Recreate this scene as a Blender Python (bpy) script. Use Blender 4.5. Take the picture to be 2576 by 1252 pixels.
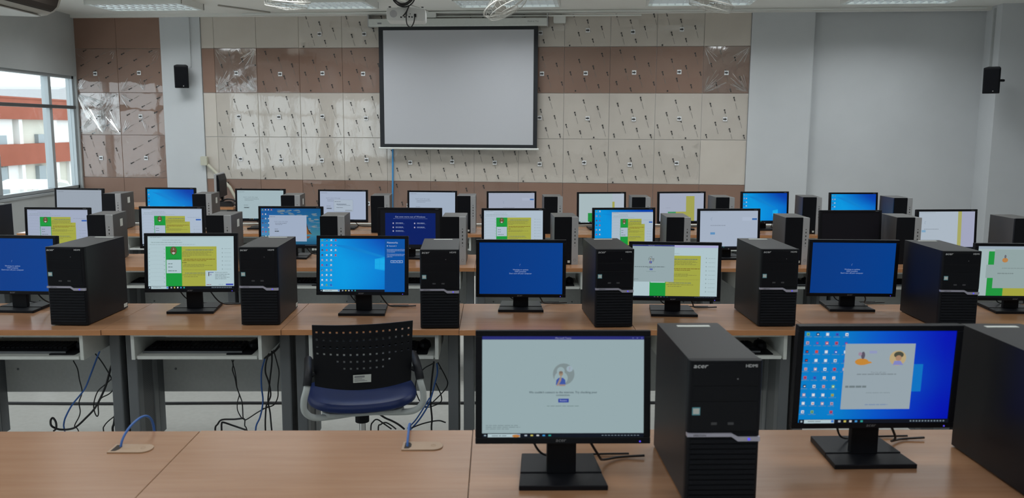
import bpy, math, random
from mathutils import Matrix, Vector
R = math.radians
random.seed(7)
sc = bpy.context.scene
for o in list(bpy.data.objects): bpy.data.objects.remove(o)
col = sc.collection

# ------------------------------------------------------------------ camera
CAM_H = 1.65
def cam_matrix(pitch, yaw, roll, h):
    p, y, r = R(pitch), R(yaw), R(roll)
    f = Vector((math.sin(y)*math.cos(p), math.cos(y)*math.cos(p), -math.sin(p)))
    rt = Vector((math.cos(y), -math.sin(y), 0)); d = f.cross(rt)
    r2 = math.cos(r)*rt - math.sin(r)*d; d2 = math.cos(r)*d + math.sin(r)*rt
    m = Matrix((( r2.x, -d2.x, -f.x, 0), (r2.y, -d2.y, -f.y, 0), (r2.z, -d2.z, -f.z, h), (0, 0, 0, 1)))
    return m
cd = bpy.data.cameras.new('camera'); cam = bpy.data.objects.new('camera', cd); col.objects.link(cam)
cam.matrix_world = cam_matrix(8.1, 1.15, .3, CAM_H)
cd.sensor_width = 36; cd.lens = 2150/2576*36; cd.clip_start = .05; cd.clip_end = 400
cd.dof.use_dof = True; cd.dof.focus_distance = 5.6; cd.dof.aperture_fstop = 5.6
sc.camera = cam

# ------------------------------------------------------------------ world, lights, exposure
sc.view_settings.view_transform = 'Standard'; sc.view_settings.look = 'None'
sc.view_settings.exposure = 0; sc.view_settings.gamma = 1; sc.view_settings.use_curve_mapping = False
w = bpy.data.worlds.new('overcast_sky'); sc.world = w; w.use_nodes = True
bg = w.node_tree.nodes['Background']; bg.inputs[0].default_value = (.86, .94, 1, 1); bg.inputs[1].default_value = 2.8

TH = R(7); CT, ST = math.cos(TH), math.sin(TH); D0 = 11.6
def wp(u, wd, z):            # back-wall coordinates (along the wall, out into the room, up) -> world
    return Vector((u*CT - wd*ST, D0 - u*ST - wd*CT, z))
CEIL = 3.155
LAMP_W = 15.5
def ceiling_lamp_light(u, wd, power):
    l = bpy.data.lights.new('louvre_light', 'AREA'); l.shape = 'RECTANGLE'; l.size = 1.16; l.size_y = .52
    l.energy = power; l.color = (.93, .98, 1); l.spread = R(152)
    o = bpy.data.objects.new('louvre_light', l); col.objects.link(o)
    p = wp(u, wd, CEIL - .083); o.location = p; o.rotation_euler = (0, 0, -TH)
    return o
LAMPS = [(-4.164 + 2.23*i, 1.26 + 2.35*j) for j in range(6) for i in range(5)]
for j in range(6):
    for i in range(5):
        ceiling_lamp_light(-4.164 + 2.23*i, 1.26 + 2.35*j, LAMP_W*(1.08 if j < 3 else .7))
def window_portal(y0, y1):
    l = bpy.data.lights.new('window_portal', 'AREA'); l.shape = 'RECTANGLE'; l.size = y1-y0; l.size_y = 1.55
    l.cycles.is_portal = True
    o = bpy.data.objects.new('window_portal', l); col.objects.link(o)
    o.location = (-5.99, (y0+y1)/2, 1.545); o.rotation_euler = (R(90), 0, R(-90))
# ------------------------------------------------------------------ helpers
def S(r, g, b):
    f = lambda c: (c/255)/12.92 if c/255 <= .04045 else ((c/255+.055)/1.055)**2.4
    return (f(r), f(g), f(b), 1)
def link(o, parent=None):
    col.objects.link(o)
    if parent: o.parent = parent
    return o
def empty(name, loc=(0, 0, 0), rz=0):
    o = bpy.data.objects.new(name, None); o.empty_display_size = .1
    o.location = loc; o.rotation_euler = (0, 0, rz); col.objects.link(o); return o
def tag(o, label=None, cat=None, group=None, kind=None):
    if label: o['label'] = label
    if cat: o['category'] = cat
    if group: o['group'] = group
    if kind: o['kind'] = kind
    return o
def kids(o): return list(o.children)
def copy_tree(o, parent=None):
    c = o.copy(); col.objects.link(c)
    if parent: c.parent = parent
    for ch in kids(o): copy_tree(ch, c)
    return c
class MB:
    def __init__(s): s.v = []; s.f = []; s.m = []
    def add(s, vs, fs, m=0, M=None):
        n = len(s.v)
        s.v += [tuple(M @ Vector(p)) if M else tuple(p) for p in vs]
        s.f += [tuple(i+n for i in f) for f in fs]; s.m += [m]*len(fs); return s
    def box(s, x0, y0, z0, x1, y1, z1, m=0, M=None):
        return s.add([(x0,y0,z0),(x1,y0,z0),(x1,y1,z0),(x0,y1,z0),(x0,y0,z1),(x1,y0,z1),(x1,y1,z1),(x0,y1,z1)],
              [(0,3,2,1),(4,5,6,7),(0,1,5,4),(1,2,6,5),(2,3,7,6),(3,0,4,7)], m, M)
    def prism(s, poly, a, b, axis='z', m=0, M=None):   # poly in the two other axes (x,y | x,z | y,z)
        n = len(poly)
        P = {'z': lambda p, t: (p[0], p[1], t), 'y': lambda p, t: (p[0], t, p[1]), 'x': lambda p, t: (t, p[0], p[1])}[axis]
        vs = [P(p, a) for p in poly] + [P(p, b) for p in poly]
        fs = [tuple(range(n))[::-1], tuple(range(n, 2*n))] + [(i, (i+1) % n, n+(i+1) % n, n+i) for i in range(n)]
        return s.add(vs, fs, m, M)
    def tube(s, pts, r, n=8, m=0, cap=True):
        pts = [Vector(p) for p in pts]; rings = []; N = len(pts); up = None
        rr = r if isinstance(r, (list, tuple)) else [r]*N
        for i, p in enumerate(pts):
            t = (pts[min(i+1, N-1)] - pts[max(i-1, 0)]).normalized()
            if up is None: up = Vector((0, 0, 1)) if abs(t.z) < .9 else Vector((1, 0, 0))
            a = t.cross(up)
            if a.length < 1e-5: a = t.orthogonal()
            a.normalize(); b = t.cross(a).normalized(); up = -b if False else (up - t*up.dot(t)).normalized() if (up - t*up.dot(t)).length > 1e-4 else up
            rings.append([p + (a*math.cos(2*math.pi*k/n) + b*math.sin(2*math.pi*k/n))*rr[i] for k in range(n)])
        vs = [q for rg in rings for q in rg]; fs = []
        for i in range(N-1):
            for k in range(n): fs.append((i*n+k, i*n+(k+1) % n, (i+1)*n+(k+1) % n, (i+1)*n+k))
        if cap: fs += [tuple(range(n))[::-1], tuple(range((N-1)*n, N*n))]
        return s.add(vs, fs, m)
    def cyl(s, p0, p1, r, n=16, m=0, r1=None): return s.tube([p0, p1], [r, r1 if r1 is not None else r], n, m)
    def ring(s, c, R1, r, n=32, k=6, M=None, m=0):
        vs = []; fs = []
        for i in range(n):
            a = 2*math.pi*i/n
            for j in range(k):
                b = 2*math.pi*j/k
                vs.append((c[0]+(R1+r*math.cos(b))*math.cos(a), c[1]+(R1+r*math.cos(b))*math.sin(a), c[2]+r*math.sin(b)))
        for i in range(n):
            for j in range(k): fs.append((i*k+j, ((i+1) % n)*k+j, ((i+1) % n)*k+(j+1) % k, i*k+(j+1) % k))
        return s.add(vs, fs, m, M)
    def lathe(s, prof, n=20, c=(0, 0, 0), m=0, M=None):   # prof of (radius, z)
        vs = []; fs = []
        for r, z in prof:
            for k in range(n): a = 2*math.pi*k/n; vs.append((c[0]+r*math.cos(a), c[1]+r*math.sin(a), c[2]+z))
        for i in range(len(prof)-1):
            for k in range(n): fs.append((i*n+k, i*n+(k+1) % n, (i+1)*n+(k+1) % n, (i+1)*n+k))
        fs += [tuple(range(n))[::-1], tuple(range((len(prof)-1)*n, len(prof)*n))]
        return s.add(vs, fs, m, M)
    def build(s, name, mats, parent=None, smooth=False, bevel=0, seg=2):
        me = bpy.data.meshes.new(name); me.from_pydata(s.v, [], s.f)
        for mt in (mats if isinstance(mats, (list, tuple)) else [mats]): me.materials.append(mt)
        me.polygons.foreach_set('material_index', s.m)
        if smooth:
            me.polygons.foreach_set('use_smooth', [True]*len(s.f))
            try: me.set_sharp_from_angle(angle=R(40))
            except Exception: pass
        me.update(); o = bpy.data.objects.new(name, me); link(o, parent)
        if bevel:
            b = o.modifiers.new('bevel', 'BEVEL'); b.width = bevel; b.segments = seg; b.limit_method = 'ANGLE'; b.angle_limit = R(50)
        return o
def rrect(x0, y0, x1, y1, r, n=4, corners=(1, 1, 1, 1)):   # bl, br, tr, tl
    out = []
    for (cx, cy, a0), c in zip(((x0+r, y0+r, 180), (x1-r, y0+r, 270), (x1-r, y1-r, 0), (x0+r, y1-r, 90)), corners):
        if c:
            for i in range(n+1): a = R(a0 + 90*i/n); out.append((cx+r*math.cos(a), cy+r*math.sin(a)))
        else: out.append((cx + (r if a0 in (270, 0) else -r), cy + (r if a0 in (0, 90) else -r)))
    return out
def catmull(pts, n=6):
    P = [Vector(p) for p in pts]; P = [P[0]*2-P[1]] + P + [P[-1]*2-P[-2]]; out = []
    for i in range(1, len(P)-2):
        a, b, c, d = P[i-1:i+3]
        for k in range(n):
            t = k/n; out.append(.5*((2*b) + (c-a)*t + (2*a-5*b+4*c-d)*t*t + (3*b-a-3*c+d)*t**3))
    out.append(P[-2]); return out
_tc = {}
def text_geo(s):
    if s not in _tc:
        cu = bpy.data.curves.new('t', 'FONT'); cu.body = s; cu.size = 1; cu.resolution_u = 2
        ob = bpy.data.objects.new('t', cu); col.objects.link(ob)
        dg = bpy.context.evaluated_depsgraph_get(); me = bpy.data.meshes.new_from_object(ob.evaluated_get(dg))
        _tc[s] = ([tuple(v.co[:2]) for v in me.vertices], [tuple(p.vertices) for p in me.polygons])
        bpy.data.objects.remove(ob); bpy.data.curves.remove(cu); bpy.data.meshes.remove(me)
    return _tc[s]

# ------------------------------------------------------------------ materials
def mat(name, c, rough=.5, metal=0, spec=.5, emit=None, es=0, coat=0):
    m = bpy.data.materials.new(name); m.use_nodes = True; b = m.node_tree.nodes['Principled BSDF']
    b.inputs['Base Color'].default_value = (*c[:3], 1); b.inputs['Roughness'].default_value = rough
    b.inputs['Metallic'].default_value = metal; b.inputs['Specular IOR Level'].default_value = spec
    b.inputs['Coat Weight'].default_value = coat
    if emit: b.inputs['Emission Color'].default_value = (*emit[:3], 1); b.inputs['Emission Strength'].default_value = es
    return m
def noisy(name, c1, c2, scale=(1, 1, 1), nscale=8, rough=.5, detail=6, bump=0, bscale=60, lo=.35, hi=.65, spec=.5):
    m = mat(name, c1, rough, spec=spec); nt = m.node_tree; N = nt.nodes; L = nt.links; b = N['Principled BSDF']
    tc = N.new('ShaderNodeTexCoord'); mp = N.new('ShaderNodeMapping'); mp.inputs['Scale'].default_value = scale
    no = N.new('ShaderNodeTexNoise'); no.inputs['Scale'].default_value = nscale; no.inputs['Detail'].default_value = detail
    cr = N.new('ShaderNodeValToRGB'); cr.color_ramp.elements[0].position = lo; cr.color_ramp.elements[1].position = hi
    cr.color_ramp.elements[0].color = (*c1[:3], 1); cr.color_ramp.elements[1].color = (*c2[:3], 1)
    L.new(tc.outputs['Object'], mp.inputs[0]); L.new(mp.outputs[0], no.inputs[0]); L.new(no.outputs[0], cr.inputs[0]); L.new(cr.outputs[0], b.inputs['Base Color'])
    if bump:
        n2 = N.new('ShaderNodeTexNoise'); n2.inputs['Scale'].default_value = bscale; bp = N.new('ShaderNodeBump'); bp.inputs['Strength'].default_value = bump
        bp.inputs['Distance'].default_value = .002
        L.new(tc.outputs['Object'], n2.inputs[0]); L.new(n2.outputs[0], bp.inputs['Height']); L.new(bp.outputs[0], b.inputs['Normal'])
    return m
M = {}
M['wall'] = noisy('painted_wall', (.56, .575, .59), (.59, .605, .62), nscale=1.5, rough=.85, bump=.15, bscale=90)
M['wall_grey'] = noisy('grey_wall_paint', (.44, .455, .455), (.47, .485, .485), nscale=1.5, rough=.85, bump=.15, bscale=90)
M['ceiling'] = noisy('ceiling_paint', (.78, .77, .73), (.81, .80, .76), nscale=1.2, rough=.9)
M['floor'] = noisy('pale_floor_vinyl', (.42, .42, .395), (.46, .46, .435), nscale=30, rough=.35, detail=8)
M['wood'] = noisy('beech_laminate', (.320, .160, .080), (.368, .193, .103), scale=(1.2, 14, 14), nscale=3, rough=.24, detail=8, lo=.3, hi=.7, spec=.42)
M['edge'] = noisy('beech_edge_band', (.46, .20, .078), (.51, .23, .095), scale=(1, 10, 10), nscale=4, rough=.45)
M['steel'] = mat('dark_grey_steel', (.075, .083, .09), .45)
M['steel2'] = mat('mid_grey_steel', (.135, .145, .155), .45)
M['modesty'] = noisy('grey_laminate', (.47, .485, .48), (.50, .515, .51), nscale=60, rough=.6)
M['white_board'] = noisy('white_laminate', (.62, .64, .61), (.65, .67, .64), nscale=40, rough=.5)
M['white_pl'] = mat('white_plastic', (.75, .76, .73), .45)
M['cream_pl'] = mat('cream_plastic', (.52, .50, .40), .45)
M['beige_pl'] = mat('beige_plastic', (.40, .265, .17), .45)
M['black'] = mat('black_plastic', (.005, .0055, .008), .42, spec=.2)
M['black_m'] = mat('matt_black_plastic', (.007, .0075, .010), .5, spec=.18)
M['black_g'] = mat('gloss_black_plastic', (.004, .0045, .007), .3, spec=.25)
M['case'] = mat('black_painted_case', (.010, .010, .012), .42, spec=.3)
M['case_h'] = mat('graphite_painted_case', (.060, .057, .055), .42)
M['silver'] = mat('silver_plastic', (.43, .43, .44), .45, .15)
M['silver_l'] = mat('lilac_silver_trim', (.52, .50, .60), .3, .5)
M['mark'] = mat('printed_white', (.75, .75, .76), .5)
M['mark_d'] = mat('printed_grey', (.22, .22, .23), .5)
M['mark_k'] = mat('dim_print', (.06, .06, .065), .5)
M['sticker'] = mat('white_paper_label', (.62, .64, .60), .6)
M['teal'] = mat('teal_badge', (.12, .36, .42), .35)
M['led'] = mat('blue_led', (.05, .04, .3), .4, emit=(.12, .08, 1), es=.8)
M['led_o'] = mat('orange_led', (.3, .05, .02), .4, emit=(1, .2, .05), es=1)
M['cable'] = mat('black_cable', (.012, .012, .014), .5)
M['blue_cable'] = mat('blue_network_cable', (.035, .13, .42), .4)
M['cyan_cable'] = mat('bright_blue_cable', (.03, .27, .62), .4)
M['hole'] = mat('dark_opening', (.03, .02, .015), .8)
M['tile_beige'] = noisy('beige_acoustic_board', (.57, .515, .455), (.60, .545, .485), nscale=3, rough=.7)
M['tile_brown'] = noisy('brown_acoustic_board', (.255, .150, .108), (.275, .165, .12), nscale=3, rough=.65)
M['print'] = mat('film_print', (.035, .035, .035), .6)
M['print_l'] = mat('film_print_fine', (.22, .21, .19), .7)
M['screen_w'] = mat('screen_fabric', (.50, .505, .535), .8)
M['screen_k'] = mat('screen_border', (.012, .014, .018), .7)
M['alu'] = mat('white_aluminium', (.42, .46, .48), .35, .2)
M['bar'] = mat('grey_bar', (.09, .09, .09), .5)
M['louvre'] = mat('louvre_aluminium', (.88, .92, .93), .25, .6)
M['tube'] = mat('fluorescent_tube', (.8, .85, .9), .4, emit=(.8, .93, 1), es=4.0)
M['vinyl_blue'] = mat('blue_vinyl', (.003, .014, .08), .42, spec=.35)
M['chair_grey'] = mat('grey_chair_tube', (.48, .51, .50), .4)
M['chrome'] = mat('chrome', (.6, .6, .6), .2, 1)
M['ac'] = mat('cream_air_conditioner', (.40, .38, .34), .4)
M['orange'] = noisy('orange_render', (.26, .065, .032), (.30, .078, .042), nscale=.4, rough=.8)
M['facade'] = noisy('cream_render', (.58, .57, .49), (.62, .61, .53), nscale=.3, rough=.8)
M['facade_w'] = mat('white_render', (.72, .72, .70), .8)
M['roof'] = mat('grey_roof', (.42, .42, .43), .7)
M['win'] = mat('far_window', (.25, .30, .32), .3)
M['ground'] = noisy('paved_yard', (.5, .5, .48), (.6, .6, .57), nscale=1, rough=.9)
M['fan'] = mat('fan_plastic', (.52, .51, .47), .35)
M['prj'] = mat('projector_plastic', (.68, .69, .67), .45)
# window glass: lets the view through with a little gloss
def film_mat(name, base, gloss_fac, rough, bump):
    m = bpy.data.materials.new(name); m.use_nodes = True; nt = m.node_tree; N = nt.nodes; L = nt.links; N.clear()
    out = N.new('ShaderNodeOutputMaterial'); tr = N.new('ShaderNodeBsdfTransparent'); gl = N.new('ShaderNodeBsdfGlossy'); mx = N.new('ShaderNodeMixShader')
    tr.inputs[0].default_value = (*base, 1); gl.inputs['Roughness'].default_value = rough
    if gl.inputs.get('Color'): gl.inputs['Color'].default_value = (1, 1, 1, 1)
    mx.inputs[0].default_value = gloss_fac
    L.new(tr.outputs[0], mx.inputs[1]); L.new(gl.outputs[0], mx.inputs[2]); L.new(mx.outputs[0], out.inputs[0])
    if bump:
        tc = N.new('ShaderNodeTexCoord'); mp = N.new('ShaderNodeMapping'); mp.inputs['Scale'].default_value = (1, 1, .45); mp.inputs['Rotation'].default_value = (0, .6, 0)
        no = N.new('ShaderNodeTexNoise'); no.inputs['Scale'].default_value = 9; no.inputs['Detail'].default_value = 5; no.inputs['Distortion'].default_value = 1.6
        bp = N.new('ShaderNodeBump'); bp.inputs['Strength'].default_value = bump; bp.inputs['Distance'].default_value = .01
        L.new(tc.outputs['Object'], mp.inputs[0]); L.new(mp.outputs[0], no.inputs[0]); L.new(no.outputs[0], bp.inputs['Height']); L.new(bp.outputs[0], gl.inputs['Normal'])
    return m
M['glass'] = film_mat('window_glass', (.93, .95, .95), .05, .02, 0)
M['film'] = film_mat('cling_film', (.985, .985, .985), .08, .035, .06)
M['film_edge'] = film_mat('film_crease', (1, 1, 1), .55, .25, 0)
M['film_c'] = film_mat('crumpled_film', (.96, .96, .96), .22, .12, .6)
# screens: colour attribute as emission (a lit display)
m = bpy.data.materials.new('lit_display'); m.use_nodes = True; nt = m.node_tree; b = nt.nodes['Principled BSDF']
at = nt.nodes.new('ShaderNodeAttribute'); at.attribute_name = 'Col'; nt.links.new(at.outputs['Color'], b.inputs['Emission Color'])
b.inputs['Base Color'].default_value = (.006, .006, .008, 1); b.inputs['Roughness'].default_value = .45; b.inputs['Specular IOR Level'].default_value = .12; b.inputs['Emission Strength'].default_value = 1
M['display'] = m
# perforated steel
m = mat('perforated_steel', (.07, .078, .085), .5); nt = m.node_tree; N = nt.nodes; L = nt.links
tc = N.new('ShaderNodeTexCoord'); vo = N.new('ShaderNodeTexVoronoi'); vo.inputs['Scale'].default_value = 110; vo.inputs['Randomness'].default_value = 0
cr = N.new('ShaderNodeValToRGB'); cr.color_ramp.elements[0].position = .28; cr.color_ramp.elements[1].position = .34
cr.color_ramp.elements[0].color = (.015, .016, .018, 1); cr.color_ramp.elements[1].color = (.085, .092, .10, 1)
L.new(tc.outputs['Object'], vo.inputs[0]); L.new(vo.outputs['Distance'], cr.inputs[0]); L.new(cr.outputs[0], N['Principled BSDF'].inputs['Base Color'])
M['perf'] = m

# ------------------------------------------------------------------ room shell
XL, XR, YB = -5.86, 6.62, -3.6
mb = MB(); mb.box(XL-.2, YB-.2, -.1, XR+.2, 12.75, 0); fl = mb.build('floor', M['floor']); tag(fl, kind='structure')
mb = MB(); mb.box(XL-.2, YB-.2, CEIL, XR+.2, 12.75, CEIL+.12); tag(mb.build('ceiling', M['ceiling']), kind='structure')
mb = MB(); mb.box(XR, YB-.2, 0, XR+.15, 10.95, CEIL); tag(mb.build('wall_right', M['wall']), kind='structure')
mb = MB(); mb.box(XL-.2, YB-.2, 0, XR+.2, YB, CEIL); tag(mb.build('wall_rear', M['wall']), kind='structure')
# left wall around its ribbon of windows
SILL, HEAD, TRAN = .77, 2.325, 1.893
WINS = [(8.95, 12.27, [10.31, 11.60]), (4.4, 8.3, [5.7, 7.0]), (-.2, 3.75, [1.1, 2.4])]
mb = MB()
mb.box(XL-.15, YB, 0, XL, 12.45, SILL); mb.box(XL-.15, YB, HEAD, XL, 12.45, CEIL)
ys = [YB] + [t for a, b2, _ in WINS[::-1] for t in (a, b2)] + [12.45]
for i in range(0, len(ys), 2): mb.box(XL-.15, ys[i], SILL, XL, ys[i+1], HEAD)
tag(mb.build('wall_left', M['wall_grey']), kind='structure')
for i, (a, b2, mul) in enumerate(WINS):
    wn = empty('window_%d' % (i+1), (XL-.08, a, SILL)); tag(wn, kind='structure')
    H = HEAD-SILL; L_ = b2-a
    for (y0, z0, y1, z1) in ((0, 0, .04, H), (L_-.04, 0, L_, H), (0, 0, L_, .04), (0, H-.04, L_, H)):
        MB().box(-.04, y0, z0, .04, y1, z1).build('window_frame', M['alu'], wn)
    for q in mul: MB().box(-.05, q-a-.035, .04, .05, q-a+.035, H-.04).build('mullion', M['alu'], wn, bevel=.004)
    MB().box(-.005, .04, TRAN-SILL-.022, .075, L_-.04, TRAN-SILL+.022).build('transom', M['bar'], wn, bevel=.004)
    MB().box(-.07, 0, -.03, .10, L_, 0).build('window_sill', M['alu'], wn)
    es = [0.04] + [q-a for q in mul] + [L_-.04]
    for k in range(len(es)-1): MB().box(-.003, es[k], .04, .003, es[k+1], H-.04).build('pane', M['glass'], wn)
    window_portal(a, b2)
# back wall, rotated a little against the desk rows
wb = empty('wall_back', (0, D0, 0), -TH); tag(wb, kind='structure')
mb = MB(); mb.box(-6.05, 0, 0, 4.09, .15, CEIL); mb.box(4.09, .05, 0, 7.2, .2, CEIL)
mb.build('plaster', M['wall'], wb)
# piers
MB().box(-4.645, -.03, 0, -4.07, 0, CEIL).build('pier', M['wall'], wb)
MB().box(3.31, -.035, 0, 4.09, .05, CEIL).build('pier', M['wall'], wb)
MB().box(6.19, -.38, 0, 7.2, .05, CEIL).build('pier', M['wall'], wb)
# board film variants with print marks
def film_mesh(wd, ht, seed, crumple=0, angle=0, marks=True):
    rnd = random.Random(seed); mb = MB(); nx = nz = 10
    vs = []; fs = []
    for j in range(nz+1):
        for i in range(nx+1):
            u, v = i/nx, j/nz; e = min(u, 1-u, v, 1-v)
            vs.append((u*wd, -.001 - (rnd.random()*(.0006 + .004*crumple)) * (.3 + (e > .05)), v*ht))
    for j in range(nz):
        for i in range(nx): a = j*(nx+1)+i; fs.append((a, a+1, a+nx+2, a+nx+1))
    mb.add(vs, fs, 0)
    # creases: thin raised ridges fanned out of a corner
    for c in range(4 + crumple*2):
        cx, cz = rnd.choice([(0, 0), (wd, 0), (wd, ht), (0, ht), (wd*.6, 0)]); a0 = math.atan2(ht/2-cz, wd/2-cx)
        for k in range(rnd.randint(2, 5) + crumple*2):
            a = a0 + rnd.uniform(-.5, .5); l0 = rnd.uniform(.01, .05); l1 = l0 + rnd.uniform(.04, .11 + .1*crumple)
            p = [(cx+math.cos(a)*l, cz+math.sin(a)*l) for l in (l0, l1)]; t = .0018 + .002*crumple
            n_ = (-math.sin(a)*t, math.cos(a)*t)
            if not all(.004 < q[0] < wd-.004 and .004 < q[1] < ht-.004 for q in p): continue
            mb.add([(p[0][0], -.007, p[0][1]), (p[1][0]-n_[0], -.007, p[1][1]-n_[1]), (p[1][0], -.013, p[1][1]), (p[1][0]+n_[0], -.007, p[1][1]+n_[1])], [(0, 1, 2), (0, 2, 3)], 3)
    if marks:
        ax, az = .185, -.083; bx, bz = .072, -.243
        ox, oz = rnd.uniform(0, .18), rnd.uniform(0, .2)
        ca, sa = math.cos(angle), math.sin(angle)
        for i in range(-8, 9):
            for j in range(-8, 9):
                x = ox+ax*i+bx*j; z = oz+az*i+bz*j
                x, z = wd/2+(x-wd/2)*ca-(z-ht/2)*sa, ht/2+(x-wd/2)*sa+(z-ht/2)*ca
                if not (.01 < x < wd-.01 and .01 < z < ht-.01): continue
                mb.add([(x+.011*math.cos(t*math.pi/4), -.0075, z+.011*math.sin(t*math.pi/4)) for t in range(8)], [tuple(range(8))], 1)
                dx, dz = .284, -.959; dx, dz = dx*ca-dz*sa, dx*sa+dz*ca
                def bar(s0, s1, t, mi):
                    while s1 > s0 and not (.004 < x+dx*s1 < wd-.004 and .004 < z+dz*s1 < ht-.004): s1 -= .01
                    if s1 < s0+.012: return
                    q = [(x+dx*s0, z+dz*s0), (x+dx*s1, z+dz*s1)]
                    if not all(.004 < k[0] < wd-.004 and .004 < k[1] < ht-.004 for k in q): return
                    mb.add([(q[0][0]-dz*t, -.0075, q[0][1]+dx*t), (q[0][0]+dz*t, -.0075, q[0][1]-dx*t), (q[1][0]+dz*t, -.0075, q[1][1]-dx*t), (q[1][0]-dz*t, -.0075, q[1][1]+dx*t)], [(0, 1, 2, 3)], mi)
                bar(.014, .046, .0055, 1); bar(.07, .155, .0022, 2)
    me = bpy.data.meshes.new('protective_film'); me.from_pydata(mb.v, [], mb.f)
    for mt in (M['film_c'] if crumple > 1 else M['film'], M['print'], M['print_l'], M['film_edge']): me.materials.append(mt)
    me.polygons.foreach_set('material_index', mb.m); me.polygons.foreach_set('use_smooth', [x == 0 for x in mb.m]); me.update()
    return me
def tile_mesh(wd, ht, mt):
    mb = MB(); mb.box(.0025, -.014, .0025, wd-.0025, 0, ht-.0025); me = bpy.data.meshes.new('wall_tile'); me.from_pydata(mb.v, [], mb.f); me.materials.append(mt); me.update(); return me
ar = MB(); ar.box(-.028, -.001, -.028, .028, 0, .028, 0)
ar.add([(-.024, -.0015, -.009), (.0, -.0015, -.009), (.0, -.0015, -.018), (.025, -.0015, 0), (.0, -.0015, .018), (.0, -.0015, .009), (-.024, -.0015, .009)], [tuple(range(7))], 1)
arrow_o = ar.build('arrow_sticker', [M['mark'], M['print']]); arrow_me = arrow_o.data; bpy.data.objects.remove(arrow_o)
cache = {}
def tile(u0, u1, z0, z1, brown, film=None, angle=0, arrow=True):
    wd, ht = u1-u0, z1-z0; mt = M['tile_brown'] if brown else M['tile_beige']
    k = ('t', round(wd, 3), round(ht, 3), brown)
    if k not in cache: cache[k] = tile_mesh(wd, ht, mt)
    t = link(bpy.data.objects.new('wall_tile', cache[k]), wb); t.location = (u0, 0, z0)
    if film is not None:
        v, cr = film; k = ('f', round(wd, 3), round(ht, 3), v, cr, angle)
        if k not in cache: cache[k] = film_mesh(wd-.01, ht-.01, v*31+5, cr, angle)
        f = link(bpy.data.objects.new('protective_film', cache[k]), t); f.location = (.005, -.015, .005)
        if arrow:
            s = link(bpy.data.objects.new('arrow_sticker', arrow_me), t); s.location = (wd/2 + random.uniform(-.02, .03), -.0145-.0085, ht/2 - .03 + random.uniform(-.02, .02))
COLS = [-4.065] + [-3.885+.6*i for i in range(12)] + [3.305]
ROWS = [(2.70, 3.15, 0), (2.10, 2.70, 1), (1.50, 2.10, 0), (.915, 1.50, 0), (.315, .915, 1), (.02, .315, 1)]
nofilm = {(0, 0), (0, 1), (0, 2), (0, 12), (4, 2), (3, 12)}
for r, (z0, z1, br) in enumerate(ROWS):
    for c in range(13):
        if r == 5 and c % 1: continue
        film = None
        if c > 0 and (r, c) not in nofilm and r < 5:
            film = ((c*3+r*5) % 6, 0)
            if (r, c) in ((1, 1), (1, 12)): film = (2, 2)
            if r == 4 and c in (8, 9, 10, 11, 12): film = None
        tile(COLS[c], COLS[c+1], z0, z1, br, film)
for r, (z0, z1) in enumerate(((2.70, 3.15), (2.10, 2.70), (1.515, 2.10), (.92, 1.515), (.32, .92), (.02, .32))):
    for c, (u0, u1) in enumerate(((-5.93, -5.295), (-5.295, -4.65))):
        film = None if r in (0, 4, 5) else ((r+c) % 3, 1 if (r, c) in ((1, 0), (1, 1), (2, 1)) else 0)
        if (r, c) == (2, 0): film = (1, 3)
        tile(u0, u1, z0, z1, True, film, angle=0 if (r, c) == (3, 0) else 1.75)
tag(MB().box(-5.93, -.10, 3.115, 6.19, 0, CEIL, M=wb.matrix_basis).build('trim_1', M['ceiling']), kind='structure')
for (u0, u1, wd, z) in ((-3.4, 6.1, .16, 3.135), (-1.1, 1.9, .13, 3.085)):
    o = MB().cyl((u0, -wd, z), (u1, -wd, z), .011, 10).build('trim_2' if z > 3.1 else 'trim_3', M['white_pl']); o.matrix_basis = wb.matrix_basis.copy(); tag(o, kind='structure')
for i, u in enumerate((-4.22, )):
    o = MB().box(u-.012, -.055, 2.45, u+.012, -.03, 3.12).build('trim_4', M['wall']); o.matrix_basis = wb.matrix_basis.copy(); tag(o, kind='structure')
o = MB().box(6.165, -.22, 2.36, 6.19, -.195, 3.12).build('trim_5', M['wall_grey']); o.matrix_basis = wb.matrix_basis.copy(); tag(o, kind='structure')

# ------------------------------------------------------------------ outside
X0 = -34
tag(MB().box(-80, -60, -4.6, -7, 160, -4.4).build('ground_outside', M['ground']), kind='structure')
bd = empty('neighbouring_building', (X0, 60, -4.4))
tag(bd, 'cream building with two orange-red bands seen through the left window', 'building')
def bp(name, y0, z0, y1, z1, x0, x1, mt): return MB().box(x0, y0-60, z0+4.4, x1, y1-60, z1+4.4).build(name, M[mt] if isinstance(mt, str) else mt, bd)
bp('wall', 20, -4.4, 130, 3.0, -6, -.6, 'facade'); bp('parapet_band', 20, 2.03, 130, 3.50, -.8, 0, 'orange'); bp('balcony_band', 20, -1.2, 130, .28, -.8, 0, 'orange')
bp('roof', 20, 3.50, 130, 3.62, -7, .05, 'orange')
for y in (62.5, 67.4, 70.6, 74): bp('column', y, -4.4, y+.45, 2.03, -.75, -.1, 'facade_w')
for y in (59.6, 68.3):
    bp('wall_panel', y, .28, y+2.5, 2.03, -.6, -.35, 'facade_w'); bp('wall_panel', y+1.6, -4.4, y+3.6, -1.2, -.6, -.35, 'facade_w')
for y, z0, z1 in ((60.2, .28, .9), (65.4, .3, .95), (60.0, -3.2, -1.3), (65.2, -3.2, -1.4), (70.2, -3.1, -1.3), (55.0, .3, 1.5)): bp('window', y, z0, y+1.0, z1, -.62, -.3, 'win')
fb = empty('far_hall', (-60, 120.5, -4.4)); tag(fb, 'distant grey-roofed hall behind the orange-banded building', 'building')
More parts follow.
